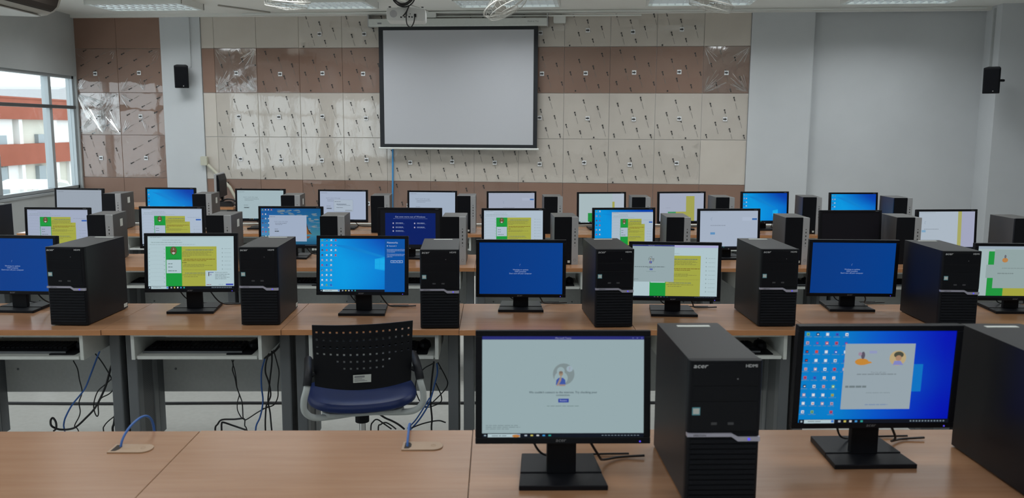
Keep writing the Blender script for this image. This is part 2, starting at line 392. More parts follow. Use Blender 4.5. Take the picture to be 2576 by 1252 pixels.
MB().prism([(0, 9.3), (0, 10.9), (3, 11.4), (16, 11.9), (16, 9.3)], -12, 0, 'x').build('roof', M['roof'], fb)
MB().box(-11.5, .3, 0, -.4, 15.7, 9.3).build('wall', M['facade'], fb)
cp = empty('carport_canopy', (-27, 50.6, -3.5)); tag(cp, 'white curved canopy on a post in the yard outside', 'canopy')
MB().prism([(-1.3, 1.5), (-.9, 1.85), (0, 2.0), (.9, 1.85), (1.3, 1.5), (.9, 1.7), (0, 1.85), (-.9, 1.7)], -1.5, 1.5, 'x').build('canopy_roof', M['facade_w'], cp)
MB().cyl((0, 0, 0), (0, 0, 1.86), .12, 10).build('post', M['facade_w'], cp)
lw = empty('low_roof', (-24, 48, -4.4)); tag(lw, 'low pale flat roof in the yard below the window', 'roof')
MB().box(-4, -10, .0, 0, 9, .75).build('wall', M['facade'], lw); MB().box(-4.2, -10.2, .75, .2, 9.2, .9).build('roof', M['facade_w'], lw)

# ------------------------------------------------------------------ canvas for lit displays
class CV:
    def __init__(s, W=.409, H=.2555): s.W, s.H = W, H; s.v = []; s.f = []; s.c = []; s.k = 0
    def _add(s, pts, faces, cols):
        n = len(s.v); s.k += 1; y = -.00004*s.k
        s.v += [((p[0]-.5)*s.W, y, (1-p[1])*s.H) for p in pts]
        for f, c in zip(faces, cols):
            s.f.append(tuple(i+n for i in f)); s.c.append(c if isinstance(c[0], (tuple, list)) else [c]*len(f))
    def rect(s, x0, y0, x1, y1, c): s._add([(x0, y1), (x1, y1), (x1, y0), (x0, y0)], [(0, 1, 2, 3)], [S(*c)])
    def poly(s, pts, c): s._add(pts, [tuple(range(len(pts)))], [S(*c)])
    def ell(s, cx, cy, rx, ry, c, n=20, a0=0, a1=360): s.poly([(cx+rx*math.cos(R(a0+(a1-a0)*i/n)), cy+ry*math.sin(R(a0+(a1-a0)*i/n))) for i in range(n + (a1-a0 < 360))], c)
    def grad(s, x0, y0, x1, y1, fn, nx=12, ny=8):
        pts = [(x0+(x1-x0)*i/nx, y0+(y1-y0)*j/ny) for j in range(ny+1) for i in range(nx+1)]
        cs = [S(*[max(0, min(255, q)) for q in fn(*p)]) for p in pts]; fs = []; cc = []
        for j in range(ny):
            for i in range(nx): a = j*(nx+1)+i; f = (a+nx+1, a+nx+2, a+1, a); fs.append(f); cc.append([cs[k] for k in f])
        s._add(pts, fs, cc)
    def text(s, t, x, y, size, c, align='c', bold=False):   # y = baseline, size relative to height
        v, f = text_geo(t); xs = [p[0] for p in v]; w0 = (max(xs)-min(xs)) if xs else 0; k = size; kx = size*s.H/s.W
        ox = {'c': x-(min(xs)+w0/2)*kx, 'l': x, 'r': x-w0*kx}[align]
        for d in ((0, .0006) if bold else (0,)): s._add([(ox+d+p[0]*kx, y-p[1]*k) for p in v], f, [S(*c)]*len(f))
    def greek(s, x0, x1, y, h, c, seed=0):
        r = random.Random(seed*7+int(y*1000)); x = x0; s_pts = []; fs = []
        while x < x1-.004:
            w_ = min(r.uniform(.012, .045), x1-x); n = len(s_pts); s_pts += [(x, y+h), (x+w_, y+h), (x+w_, y), (x, y)]; fs.append((n, n+1, n+2, n+3)); x += w_+.005
        s._add(s_pts, fs, [S(*c)]*len(fs))
    def build(s, parent, label=None):
        me = bpy.data.meshes.new('display'); me.from_pydata(s.v, [], s.f); me.materials.append(M['display'])
        a = me.color_attributes.new('Col', 'FLOAT_COLOR', 'CORNER'); flat = []
        for cc in s.c:
            for c in cc: flat += list(c)
        a.data.foreach_set('color', flat); me.update()
        o = bpy.data.objects.new('display', me); link(o, parent)
        if label: o['label'] = label
        return o
WH = (172, 194, 200)
def taskbar(c, y=.955, search=True, tray=True, dark=(10, 16, 28), x1=1):
    c.rect(0, y, x1, 1, dark); c.rect(.012, y+.013, .024, 1-.013, (150, 170, 180))
    if search: c.rect(.035, y+.004, .235, .998, WH); c.greek(.06, .15, y+.018, .008, (110, 120, 125), 3); c.rect(.215, y+.008, .232, .99, (60, 120, 200))
    for i, k in enumerate(((160, 170, 180), (190, 180, 90), (190, 195, 200), (60, 140, 200), (40, 150, 140))): c.rect(.262+.037*i, y+.012, .278+.037*i, 1-.012, k)
    if tray and x1 == 1:
        for i in range(12): c.rect(.74+.02*i, y+.016, .751+.02*i, 1-.016, (120, 135, 145))
def icons(c, colsn, x0=.028, y0=.012, dx=.068, dy=.094, s=1):
    s *= .8
    r = random.Random(5)
    for i, n in enumerate(colsn):
        for j in range(n):
            x, y = x0+i*dx, y0+j*dy; k = r.choice([(190, 60, 60), (200, 205, 210), (210, 215, 220), (60, 80, 180), (120, 170, 90), (180, 150, 160), (30, 40, 80)])
            c.rect(x-.011*s, y, x+.011*s, y+.036*s, k); c.rect(x-.004, y+.012, x+.006, y+.026*s, r.choice([(225, 230, 235), (40, 60, 120), (200, 80, 60)])); c.greek(x-.024, x+.024, y+.046*s, .006, (95, 130, 160), i*20+j)
def win10(c, x1=1, lx=.80, ly=.55):
    def fn(x, y):
        d = max(0, 1-math.hypot((x-lx)*1.1, (y-ly)*.9)/.95); t = max(0, min(1, 1.25-x*.85-max(0, .45-y)*x*1.6)); t2 = max(0, y-.85)*x
        return (0, 52+92*t+20*d-60*t2, 150+58*t+40*d*.5+8-40*t2)
    c.grad(0, 0, x1, 1, fn, 16, 12)
    c.poly([(.35, .13), (lx-.0, ly-.17), (lx, ly-.13), (.1, .1)], (6, 128, 206)); c.poly([(lx-.12, ly-.12), (lx, ly-.16), (lx, ly+.1), (lx-.12, ly+.07)], (12, 158, 222))
    for a, b2, p, q in ((lx-.118, ly-.115, lx-.065, ly-.03), (lx-.06, ly-.125, lx, ly-.03), (lx-.118, ly-.022, lx-.065, ly+.06), (lx-.06, ly-.022, lx, ly+.07)): c.rect(a, b2, p, q, (22, 168, 230))
def emblem(c, x, y, rx, ry):
    c.ell(x, y, rx, ry, (70, 45, 30)); c.ell(x, y, rx*.86, ry*.88, (120, 95, 60)); c.ell(x, y, rx*.66, ry*.7, (88, 62, 45))
    c.poly([(x, y-ry*.72), (x+rx*.33, y-ry*.2), (x+rx*.2, y+ry*.2), (x-rx*.2, y+ry*.2), (x-rx*.33, y-ry*.2)], (150, 140, 120)); c.ell(x, y-.0, rx*.25, ry*.25, (110, 80, 50))
    c.poly([(x-rx*.55, y+ry*.5), (x, y+ry*.3), (x+rx*.55, y+ry*.5), (x, y+ry*.92)], (185, 185, 180))
def page(c, x0=0, y0=0, x1=1, y1=.947, note=True, tint=WH, dialog=False, faint=False):
    W_, H_ = x1-x0, y1-y0; X = lambda t: x0+t*W_; Y = lambda t: y0+t*H_
    c.rect(x0, y0, x1, y1, tint); dk = tuple(int(q*.82) for q in tint)
    c.rect(x0, y0, x1, Y(.03), tuple(int(q*.95) for q in tint)); c.greek(X(.03), X(.16), Y(.02), .006, (110, 120, 125), 1); c.greek(X(.17), X(.38), Y(.072), .008, dk, 2); c.greek(X(.04), X(.4), Y(.12), .008, (120, 140, 140), 3); c.greek(X(.02), X(.55), Y(.163), .007, dk, 5)
    for j in range(9):
        c.rect(X(.015), Y(.23+.082*j), X(.19), Y(.232+.082*j), dk); c.rect(X(.012), Y(.25+.082*j), X(.024), Y(.27+.082*j), (148, 172, 178)); c.rect(X(.185), Y(.25+.082*j), X(.197), Y(.27+.082*j), (148, 170, 175))
        c.rect(X(.86), Y(.24+.082*j), X(.872), Y(.262+.082*j), (142, 160, 165)); c.greek(X(.89), X(.97), Y(.25+.082*j), .006, dk, j)
    gy = .205
    c.rect(X(.208), Y(gy), X(.394), y1, (22, 148, 58)); c.rect(X(.394), Y(gy), X(.80), y1, (160, 164, 66)); c.rect(X(.394), Y(gy), X(.398), y1, (125, 165, 60))
    emblem(c, X(.30), Y(gy+.085), .038*W_, .082*H_); c.greek(X(.24), X(.36), Y(.448), .008, (30, 90, 40), 2)
    c.rect(X(.216), Y(.47), X(.388), Y(.74), tint)
    for q, l in ((.545, .05), (.61, .05), (.685, .1)): c.greek(X(.235), X(.235+l), Y(q), .012, (85, 105, 105), int(q*100))
    tx = (118, 118, 62)
    c.greek(X(.44), X(.76), Y(.268), .013, (92, 104, 112), 9)
    for i, (a, l) in enumerate(((.41, .74), (.40, .76), (.40, .70), (.40, .75), (.40, .50))): c.greek(X(a), X(l), Y(.305+.023*i), .008, tx, i)
    c.greek(X(.42), X(.79), Y(.455), .010, (110, 70, 30), 11); c.greek(X(.41), X(.68), Y(.485), .008, (100, 60, 20), 12); c.greek(X(.40), X(.45), Y(.522), .011, (80, 80, 40), 13)
    for i, (a, l) in enumerate(((.42, .66), (.41, .76), (.41, .65))): c.greek(X(a), X(l), Y(.56+.022*i), .008, tx, 20+i)
    c.greek(X(.40), X(.79), Y(.67), .006, (140, 135, 60), 30); c.greek(X(.43), X(.70), Y(.735), .010, (88, 100, 108), 31); c.greek(X(.40), X(.72), Y(.77), .010, tx, 32); c.greek(X(.42), X(.58), Y(.805), .010, tx, 33)
    if note:
        c.rect(X(.72), Y(.04), x1, Y(.36), tint); c.rect(X(.80), Y(.2), x1, y1*.5+y0*.5, tint); c.greek(X(.76), X(.97), Y(.24), .007, dk, 3); c.rect(X(.90), Y(.285), X(.985), Y(.325), (50, 95, 175))
    if dialog:
        c.rect(X(.668), Y(.69), x1, y1, WH); c.text('Protect your network', X(.78), Y(.735), .026, (50, 60, 65), 'l')
        for i in range(4): c.greek(X(.78), X(.95-.04*(i % 2)), Y(.76+.03*i), .009, (110, 125, 130), 40+i)
        c.rect(X(.70), Y(.72), X(.765), Y(.732), (80, 90, 150)); c.rect(X(.703), Y(.725), X(.712), Y(.80), (70, 50, 50)); c.ell(X(.73), Y(.77), .012, .016, (150, 155, 180)); c.greek(X(.68), X(.735), Y(.965), .01, (130, 60, 60), 2); c.greek(X(.82), X(.88), Y(.965), .007, (120, 140, 170), 2)
        c.rect(X(.905), Y(.953), X(.992), Y(.985), (48, 62, 165))
def teams(c, x0=0, y0=0, x1=1, y1=.96, tint=(146, 166, 170), full=True):
    W_, H_ = x1-x0, y1-y0; X = lambda t: x0+t*W_; Y = lambda t: y0+t*H_
    c.rect(x0, y0, x1, y1, tint); c.rect(x0, y0, x1, Y(.034), (38, 42, 112))
    c.text('Microsoft Teams', X(.5), Y(.026), .024*H_, (150, 155, 190))
    for q in (.928, .955, .983): c.rect(X(q), Y(.012), X(q+.008), Y(.022), (95, 100, 160))
    r = .067*W_; k = 1.6
    c.ell(X(.503), Y(.39), r, r*k, (124, 138, 140)); c.ell(X(.485), Y(.36), r*.36, r*k*.4, tint); c.ell(X(.487), Y(.43), r*.62, r*k*.6, tint); c.ell(X(.54), Y(.335), r*.3, r*k*.28, (150, 168, 178)); c.text('?', X(.54), Y(.352), .05*H_, (150, 130, 150))
    c.poly([(X(.455), Y(.5)), (X(.458), Y(.45)), (X(.472), Y(.428)), (X(.50), Y(.428)), (X(.513), Y(.45)), (X(.515), Y(.5))], (60, 84, 158)); c.ell(X(.486), Y(.385), .013*W_, .024*H_, (150, 132, 112)); c.ell(X(.486), Y(.372), .012*W_, .014*H_, (120, 105, 95))
    c.poly([(X(.484), Y(.41)), (X(.490), Y(.41)), (X(.488), Y(.455)), (X(.470), Y(.51)), (X(.458), Y(.51))], (150, 130, 122)); c.rect(X(.475), Y(.495), X(.513), Y(.512), (150, 130, 122))
    if full:
        c.text("We couldn't connect to the internet. Try checking your", X(.5), Y(.587), .031*H_, (62, 78, 84), bold=True); c.text('connection.', X(.5), Y(.615), .031*H_, (75, 92, 98), bold=True)
    else: c.greek(X(.14), X(.80), Y(.585), .012, (95, 110, 112), 3); c.greek(X(.42), X(.58), Y(.615), .01, (115, 130, 130), 4)
    c.rect(X(.470), Y(.643), X(.535), Y(.682), (40, 62, 150)); c.text('Restart', X(.5025), Y(.67), .026*H_, (165, 175, 205))
    c.greek(X(.40), X(.605), Y(.715), .007, (115, 135, 135), 5)
    for i, l in enumerate((.22, .235, .165)): c.greek(X(.022), X(l), Y(.915+.018*i), .007, (118, 135, 138), 50+i)
def update(c):
    c.grad(0, 0, 1, 1, lambda x, y: (0, 54+7*x, 128+12*x), 4, 4)
    for i in range(5): a = R(150+i*28); c.ell(.495+.011*math.cos(a), .435+.02*math.sin(a), .0018, .003, (150, 175, 210), 8)
    c.text('Working on updates', .495, .535, .036, (150, 172, 205)); c.text('100% complete', .495, .572, .036, (150, 172, 205)); c.text("Don't turn off your computer", .495, .609, .036, (150, 172, 205))
def errpage(c, tint=WH, dlg=False, text=True, x0=0, y0=0, x1=1, y1=.965):
    W_, H_ = x1-x0, y1-y0; X = lambda t: x0+t*W_; Y = lambda t: y0+t*H_
    c.rect(x0, y0, x1, y1, tint); dk = tuple(int(q*.75) for q in tint); c.greek(X(.02), X(.16), Y(.05), .012, dk, 1); c.rect(x0, Y(.085), x1, Y(.09), tuple(int(q*.93) for q in tint))
    if text:
        c.text("Can't reach this page", X(.13), Y(.26), .062*H_, tuple(int(q*.72) for q in tint), 'l'); c.greek(X(.16), X(.47), Y(.30), .016, dk, 4); c.greek(X(.16), X(.35), Y(.35), .012, dk, 5)
        c.greek(X(.14), X(.24), Y(.52), .016, dk, 6); c.rect(X(.14), Y(.59), X(.26), Y(.635), tuple(int(q*.8) for q in tint)); c.greek(X(.15), X(.25), Y(.602), .018, (60, 70, 75), 7)
    if dlg:
        c.rect(X(.30), Y(.30), X(.72), Y(.72), (120, 132, 145)); c.rect(X(.303), Y(.305), X(.717), Y(.715), (165, 178, 192)); c.greek(X(.32), X(.45), Y(.36), .014, (90, 100, 110), 3); c.greek(X(.36), X(.58), Y(.45), .016, (60, 70, 90), 3); c.greek(X(.38), X(.66), Y(.49), .012, (100, 110, 120), 8); c.greek(X(.36), X(.5), Y(.57), .014, (90, 100, 110), 5); c.rect(X(.55), Y(.66), X(.70), Y(.70), (140, 150, 160))
def spinner(c, tint, btn=True, x=.2, y=.22):
    c.rect(0, 0, 1, .965, tint); c.greek(.02, .3, .02, .01, tuple(int(q*.85) for q in tint), 3); dk = tuple(int(q*.72) for q in tint)
    for i in range(6): a = R(90+i*40); c.ell(x+.014*math.cos(a), y+.03*math.sin(a), .003, .006, (90, 110, 140), 8)
    c.greek(x-.02, x+.24, y+.17, .012, dk, 4)
    if btn: c.rect(.73, .17, .98, .27, tuple(int(q*1.04) for q in tint)); c.rect(.90, .2, .985, .25, (60, 105, 165)); c.rect(x-.02, y+.36, x+.06, y+.42, (90, 140, 185))

def c_1a(c): teams(c); taskbar(c, .962); c.ell(.21, .985, .025, .014, (180, 120, 60), 12)
def c_1b(c):
    c.grad(0, 0, 1, 1, lambda x, y: (0, 122-105*max(0, min(1, (x-.25)*1.45))*(1-.25*math.exp(-((x-.78)**2+(y-.5)**2)*14)), 196-45*max(0, x-.5)), 16, 10); c.rect(.72, .36, .80, .66, (8, 112, 190)); icons(c, (10, 10, 9, 10, 5), .025, .015, .062, .094, 1.1)
    c.rect(.27, .13, .73, .845, (146, 160, 168)); c.text('You\'re all set', .5, .45, .03, (120, 130, 138)); c.greek(.36, .62, .455, .012, (120, 132, 138), 3)
    c.greek(.29, .43, .585, .022, (105, 118, 122), 4); c.greek(.43, .6, .66, .008, (128, 142, 148), 4); c.greek(.43, .58, .79, .01, (115, 135, 165), 5)
    c.ell(.385, .325, .045, .036, (190, 130, 50)); c.poly([(.37, .34), (.44, .32), (.455, .335), (.40, .36)], (190, 130, 50)); c.ell(.39, .255, .013, .04, (85, 80, 95)); c.ell(.37, .24, .012, .02, (150, 130, 150)); c.rect(.43, .205, .48, .235, (140, 148, 185))
    c.ell(.62, .285, .055, .082, (180, 160, 120)); c.ell(.625, .25, .032, .035, (70, 72, 60)); c.ell(.625, .285, .02, .03, (165, 130, 105)); c.poly([(.59, .36), (.60, .315), (.64, .315), (.66, .36)], (125, 130, 190))
    taskbar(c, .955)
def c_2b(c): page(c, note=False, dialog=True); taskbar(c, .947)
def c_2c(c):
    win10(c, .765, .765, .5); icons(c, (10, 10, 10, 4), .027, .012, .053, .094)
    taskbar(c, .955, x1=.765, tray=False); c.rect(.765, 0, 1, 1, (0, 78, 156)); T = (175, 195, 220)
    c.text('Networks', .79, .085, .05, T, 'l'); c.text('Network 2', .812, .143, .032, T, 'l'); c.rect(.79, .122, .80, .142, T)
    for i, t in enumerate(('Do you want to allow your PC to be', 'discoverable by other PCs and devices', 'on this network?')): c.text(t, .79, .205+.024*i, .0225, T, 'l')
    for i, t in enumerate(('We recommend allowing this on your', 'home and work networks, but not', 'public ones.')): c.text(t, .79, .295+.024*i, .0225, T, 'l')
    for x, t in ((.835, 'Yes'), (.91, 'No')):
        c.rect(x, .405, x+.067, .45, T); c.rect(x+.003, .411, x+.064, .444, (10, 88, 165)); c.text(t, x+.033, .436, .028, T)
def c_2e(c):
    page(c, note=False, y1=.97); c.rect(0, 0, 1, .045, (165, 165, 205)); teams(c, -.05, 0, .49, .70, (146, 164, 168), False); c.rect(-.0, .70, .2, .97, WH); taskbar(c, .972, search=False)
    c.rect(-.05, 0, -.0, .72, (8, 9, 12))
def c_2g(c):
    c.rect(0, 0, 1, .97, (160, 178, 180)); c.rect(0, 0, 1, .05, (150, 165, 178)); c.rect(.13, .10, .33, .97, (30, 145, 60)); c.rect(.33, .10, .80, .97, (160, 160, 60))
    c.rect(.20, .06, .97, .82, (142, 160, 160)); c.rect(.11, .36, .30, .62, (142, 160, 160)); c.ell(.33, .27, .035, .045, (180, 125, 70)); c.ell(.33, .20, .012, .035, (100, 100, 110)); c.ell(.62, .22, .04, .06, (170, 130, 95)); c.ell(.63, .27, .02, .035, (130, 150, 180)); c.ell(.62, .17, .025, .025, (80, 75, 70))
    c.greek(.30, .62, .42, .015, (125, 140, 140), 3); c.greek(.25, .45, .52, .02, (115, 130, 130), 4); c.rect(0, .97, 1, 1, (10, 14, 20))
def c_3c(c):
    c.grad(0, 0, 1, .72, lambda x, y: (20+90*max(0, y-.1)*(1-x*.3), 80+80*y*(1-x*.35), 150-20*x+50*y*(1-x)), 10, 8)
    c.grad(0, .72, 1, 1, lambda x, y: (50-90*(y-.72), 120-150*(y-.72), 150-130*(y-.72)), 6, 4)
    rc = random.Random(4)
    for i in range(46):
        x = rc.uniform(.3, .95); y = .04+.18*rc.random()**1.2 if i < 30 else rc.uniform(.25, .62); q = rc.uniform(0, 1)
        if y > .25: x = rc.uniform(.78, .97)
        c.ell(x, y, rc.uniform(.015, .05), rc.uniform(.010, .025), (60+60*q, 105+25*q, 145-12*q), 12)
    c.poly([(.74, .70), (.745, .45), (.76, .36), (.79, .55), (.85, .68)], (130, 85, 45)); c.poly([(.745, .45), (.76, .36), (.79, .55), (.85, .68), (.80, .64), (.77, .5)], (60, 45, 35)); c.poly([(.75, .74), (.83, .74), (.79, .80), (.76, .80)], (120, 75, 50))
    icons(c, (7, 7, 7, 1), .03, .02, .05, .118, 1.1); errpage(c, (156, 170, 192), x0=.14, x1=.765, y0=.18, y1=.88); taskbar(c, .96, search=False)
def c_3d(c):
    c.rect(0, 0, 1, 1, (14, 16, 20)); c.rect(.085, .085, .93, .93, (2, 28, 96)); T = (150, 160, 185)
    c.text('Get even more out of Windows', .505, .205, .062, T); c.greek(.22, .80, .23, .009, (95, 110, 150), 4)
    for x, ys in ((.22, (.345, .455, .555)), (.58, (.345, .455))):
        for i, y in enumerate(ys): c.ell(x, y+.015, .012, .022, (165, 160, 185), 8); c.greek(x+.04, x+.17, y, .014, T, i); c.greek(x+.04, x+.19, y+.027, .009, (90, 105, 150), i+3)
def c_3f(c):
    win10(c, 1, 1.2, .5); icons(c, (9, 9), .03, .02, .055, .125, 1.2); page(c, .29, .06, 1, .96, tint=(166, 182, 196)); taskbar(c, .96)
def c_page(t=WH, **k):
    def f(c): page(c, tint=t, **k); taskbar(c, .955)
    return f
def c_err(t=WH, **k):
    def f(c): errpage(c, t, **k); taskbar(c, .965, search=False)
    return f
def c_desk(c): win10(c, 1, .8, .72); icons(c, (6, 6), .03, .03, .05, .13, 1.2); taskbar(c)
def c_desk1(c): win10(c, 1, .8, .72); icons(c, (7,), .03, .03, .05, .13, 1.2); taskbar(c)
def c_off(c): c.rect(0, 0, 1, 1, (9, 8, 11))
def c_3i(c): spinner(c, (168, 180, 192), False, .12, .3); c.rect(.70, 0, .765, .965, (162, 162, 95)); c.rect(.765, 0, 1, .965, (158, 162, 186)); c.rect(.06, .5, .13, .56, (120, 160, 190)); taskbar(c, .965)
def c_4g(c): c.rect(0, 0, 1, .965, (165, 182, 186)); c.rect(.74, 0, 1, .965, (170, 180, 192)); c.rect(.74, .28, .79, .6, (160, 160, 80)); c.rect(.2, .67, .36, .965, (30, 140, 62)); c.rect(.36, .67, .6, .965, WH); taskbar(c, .965)
def c_4h(c): c.rect(0, 0, 1, .965, (160, 168, 186)); c.rect(.60, .10, .79, .965, (158, 158, 78)); c.rect(.37, .64, .60, .965, (158, 158, 78)); c.rect(.19, .64, .37, .72, (60, 140, 90)); c.rect(.19, .72, .37, .965, (160, 168, 186)); c.greek(.14, .25, .5, .012, (140, 148, 165), 3); taskbar(c, .965)

# ------------------------------------------------------------------ monitors
PW, PH, BZ = .443, .287, .016
def decal(parent, text, x, y, z, size, mt, name='logo', shear=0, flat=False, label=None, sx=1):
    v, f = text_geo(text); mb = MB()
    mb.add([(x+(p[0]*sx+p[1]*shear)*size, y, z+p[1]*size) for p in v], f); o = mb.build(name, mt, parent)
    if label: o['label'] = label
    return o
MON = {}
def make_monitor_proto(kind):
    root = empty('monitor'); H = .355
    pan = empty('panel'); pan.parent = root; pan.location = (0, 0, H-PH)
    bz = M['black'] if kind == 'a' else M['black_m']
    mb = MB(); w2 = PW/2; D = .018
    # frame ring
    iw, z0, z1 = w2-BZ-.001, .0165, PH-BZ+.001
    mb.box(-w2, 0, 0, w2, D, z0); mb.box(-w2, 0, z1, w2, D, PH); mb.box(-w2, 0, z0, -iw, D, z1); mb.box(iw, 0, z0, w2, D, z1)
    mb.build('bezel', bz, pan, bevel=.0018, seg=2)
    mb = MB(); mb.box(-w2+.002, D, .002, w2-.002, D+.012, PH-.002)
    mb.add([(-.15, D+.012, .03), (.15, D+.012, .03), (.15, D+.012, .24), (-.15, D+.012, .24), (-.10, D+.04, .05), (.10, D+.04, .05), (.10, D+.04, .2), (-.10, D+.04, .2)], [(4, 5, 6, 7), (0, 1, 5, 4), (1, 2, 6, 5), (2, 3, 7, 6), (3, 0, 4, 7)])
    mb.build('back_shell', M['black_m'], pan)
    if kind == 'a':
        decal(pan, 'acer', -.019, -.0005, .0055, .013, M['mark_d'], shear=.2, sx=1.15)
        MB().cyl((.195, -.001, .006), (.195, .001, .006), .0022, 8).build('power_light', M['led'], pan)
    else:
        MB().cyl((0, -.0006, .0085), (0, .001, .0085), .0042, 14).build('logo', M['mark_d'], pan)
        MB().box(.175, -.0006, PH-.0095, .197, 0, PH-.0075).build('printed_mark', M['mark_d'], pan)
    # stand
    MB().box(-.038 if kind == 'a' else -.032, .040, .012, .038 if kind == 'a' else .032, .062, H-PH+.09).build('neck', M['black_m'], root, bevel=.003)
    mb = MB(); mb.box(-.05, .018+.02, .11, .05, .05, .2); mb.build('hinge', M['black_m'], root)
    b1, b2 = -.035, .175
    mb = MB(); mb.prism([(-.112, b1), (.112, b1), (.106, .045), (-.106, .045)], 0, .013, 'z'); mb.build('base_front', M['black_m'], root, bevel=.002)
    mb = MB(); mb.prism([(-.106, .046), (.106, .046), (.098, b2), (-.098, b2)], 0, .016, 'z'); mb.build('base_rear', M['black'], root, bevel=.002)
    mb = MB(); s = 1
    mb.tube(catmull([(.06, .05, .12), (.10, .07, .05), (.12, .13, .015), (.17, .17, .006), (.24, .175, .008)], 5), .0035, 6)
    mb.tube(catmull([(-.08, .05, .11), (-.05, .09, .05), (0, .14, .02), (.08, .19, .006), (.2, .195, .006)], 5), .003, 6)
    mb.build('video_cable', M['cable'], root)
    return root, pan
protos = {'a': make_monitor_proto('a'), 'h': make_monitor_proto('h')}
used = set()
def monitor(kind, x, y, yaw, ztop, tilt, content, label, group, name='display', base=True):
    pr, _ = protos[kind]
    if kind in used: r = copy_tree(pr)
    else: r = pr; used.add(kind); 
    MONS.append((r, kind, x, y, yaw, ztop, tilt, content, label, group))
    return r
MONS = []
G1, G2, G3, G4 = 'monitors on the nearest desk row', 'monitors on the second desk row', 'monitors on the third desk row', 'monitors on the farthest desk row'
ROWT = {'1': G1, '2': G2, '3': G3, '4': G4}
MD = [
 ('1a', .173, 2.066, .1, 1.146, 7, c_1a, 'large nearest monitor with a pale grey no-internet message under a purple title bar'),
 ('1b', 1.020, 2.196, .9, 1.138, -3, c_1b, 'large blurred monitor at lower right with a white dialog box over a blue desktop'),
 ('2a', -2.336, 4.124, -4, 1.122, 3, update, 'blue update-screen monitor cut off by the left edge of the picture'),
 ('2b', -1.473, 4.105, 2.0, 1.137, 6, c_2b, 'second-row monitor with a green and yellow web page and white pop-up at lower right'),
 ('2c', -.640, 4.062, -.9, 1.132, 8, c_2c, 'monitor behind the empty chair showing a blue desktop with a Networks side panel'),
 ('2d', .128, 4.148, -1.3, 1.105, .5, update, 'monitor at the centre of the second row with a plain blue update screen'),
 ('2e', .868, 4.05, -3.9, 1.108, 2, c_2e, 'monitor in the second row with a grey message window overlapping a green and yellow page'),
 ('2f', 1.780, 4.165, -2.6, 1.108, -2, update, 'blue update-screen monitor on the right of the second row'),
 ('2g', 2.590, 4.12, -2, 1.097, 0, c_2g, 'monitor cut off by the right edge of the picture with green corner blocks'),
 ('3a', -2.961, 5.80, -1.3, 1.099, 3, c_page((158, 168, 190)), 'leftmost monitor of the third row, a green and yellow page under the window'),
 ('3b', -2.197, 5.81, -.9, 1.107, 3, c_page((168, 182, 200)), 'third-row monitor with a green and yellow page, behind the white pop-up monitor'),
 ('3c', -1.397, 5.83, -1.6, 1.109, 3, c_3c, 'third-row monitor with a seaside rock wallpaper and a white error window'),
 ('3d', -.585, 5.83, -2.4, 1.102, 3, c_3d, 'third-row monitor with a dark blue set-up screen inside a wide black border'),
 ('3e', .128, 5.89, 1.7, 1.095, 3, c_page((170, 186, 200), note=False), 'third-row monitor with a green and yellow page just behind the centre blue monitor'),
 ('3f', .894, 5.865, 4.3, 1.104, 3, c_3f, 'third-row monitor whose green and yellow page leaves a strip of blue desktop with icons'),
 ('3g', 1.620, 5.84, 3.7, 1.102, 3, lambda c: (spinner(c, (162, 174, 192)), taskbar(c, .965)), 'third-row monitor with an almost blank pale page and one small blue button'),
 ('3h', 2.460, 5.82, 3.5, 1.096, 3, c_off, 'switched-off black monitor in the third row on the right'),
 ('3i', 3.132, 5.82, 4.3, 1.104, 3, c_3i, 'rightmost monitor of the third row with a thin yellow stripe on a pale page'),
 ('4a', -3.648, 7.54, -5, 1.103, 3, c_err((150, 160, 172), text=False), 'leftmost monitor of the farthest row, blank grey, beside the window'),
 ('4b', -2.849, 7.535, -2.2, 1.112, 3, c_desk1, 'blue desktop monitor in the farthest row in front of the white pier'),
 ('4c', -2.066, 7.535, -2.1, 1.105, 3, c_err((158, 178, 184)), 'farthest-row monitor with a pale error page, beside the side-on monitor'),
 ('4d', -1.346, 7.55, -4.2, 1.098, 3, c_err((160, 172, 194), dlg=True), 'farthest-row monitor with a pale page and an outlined dialog box'),
 ('4e', -.560, 7.575, -4, 1.091, 3, c_err((158, 172, 190)), 'farthest-row monitor with a pale error page, just right of the blue hanging cable'),
 ('4f', .147, 7.575, 2.6, 1.088, 3, lambda c: (spinner(c, (158, 166, 184), True, .33, .33), taskbar(c, .965)), 'farthest-row monitor with a loading spinner on a pale page'),
 ('4g', .948, 7.555, 5.9, 1.086, 3, c_4g, 'farthest-row monitor with a pale page and a green block at its lower left'),
 ('4h', 1.665, 7.56, 7.1, 1.092, 3, c_4h, 'farthest-row monitor with a tall yellow column on a lilac page'),
 ('4i', 2.408, 7.55, 5.6, 1.096, 3, c_desk, 'blue desktop monitor in the farthest row beside the right end of the boards'),
 ('4j', 3.196, 7.53, 2.8, 1.092, 3, c_desk, 'rightmost monitor of the farthest row, a blue desktop above the switched-off monitor'),
]
copies = []
for d in MD:
    k = 'a' if d[0][0] in '12' else 'h'
    r = protos[k][0] if k not in used else copy_tree(protos[k][0])
    used.add(k); copies.append((r, d))
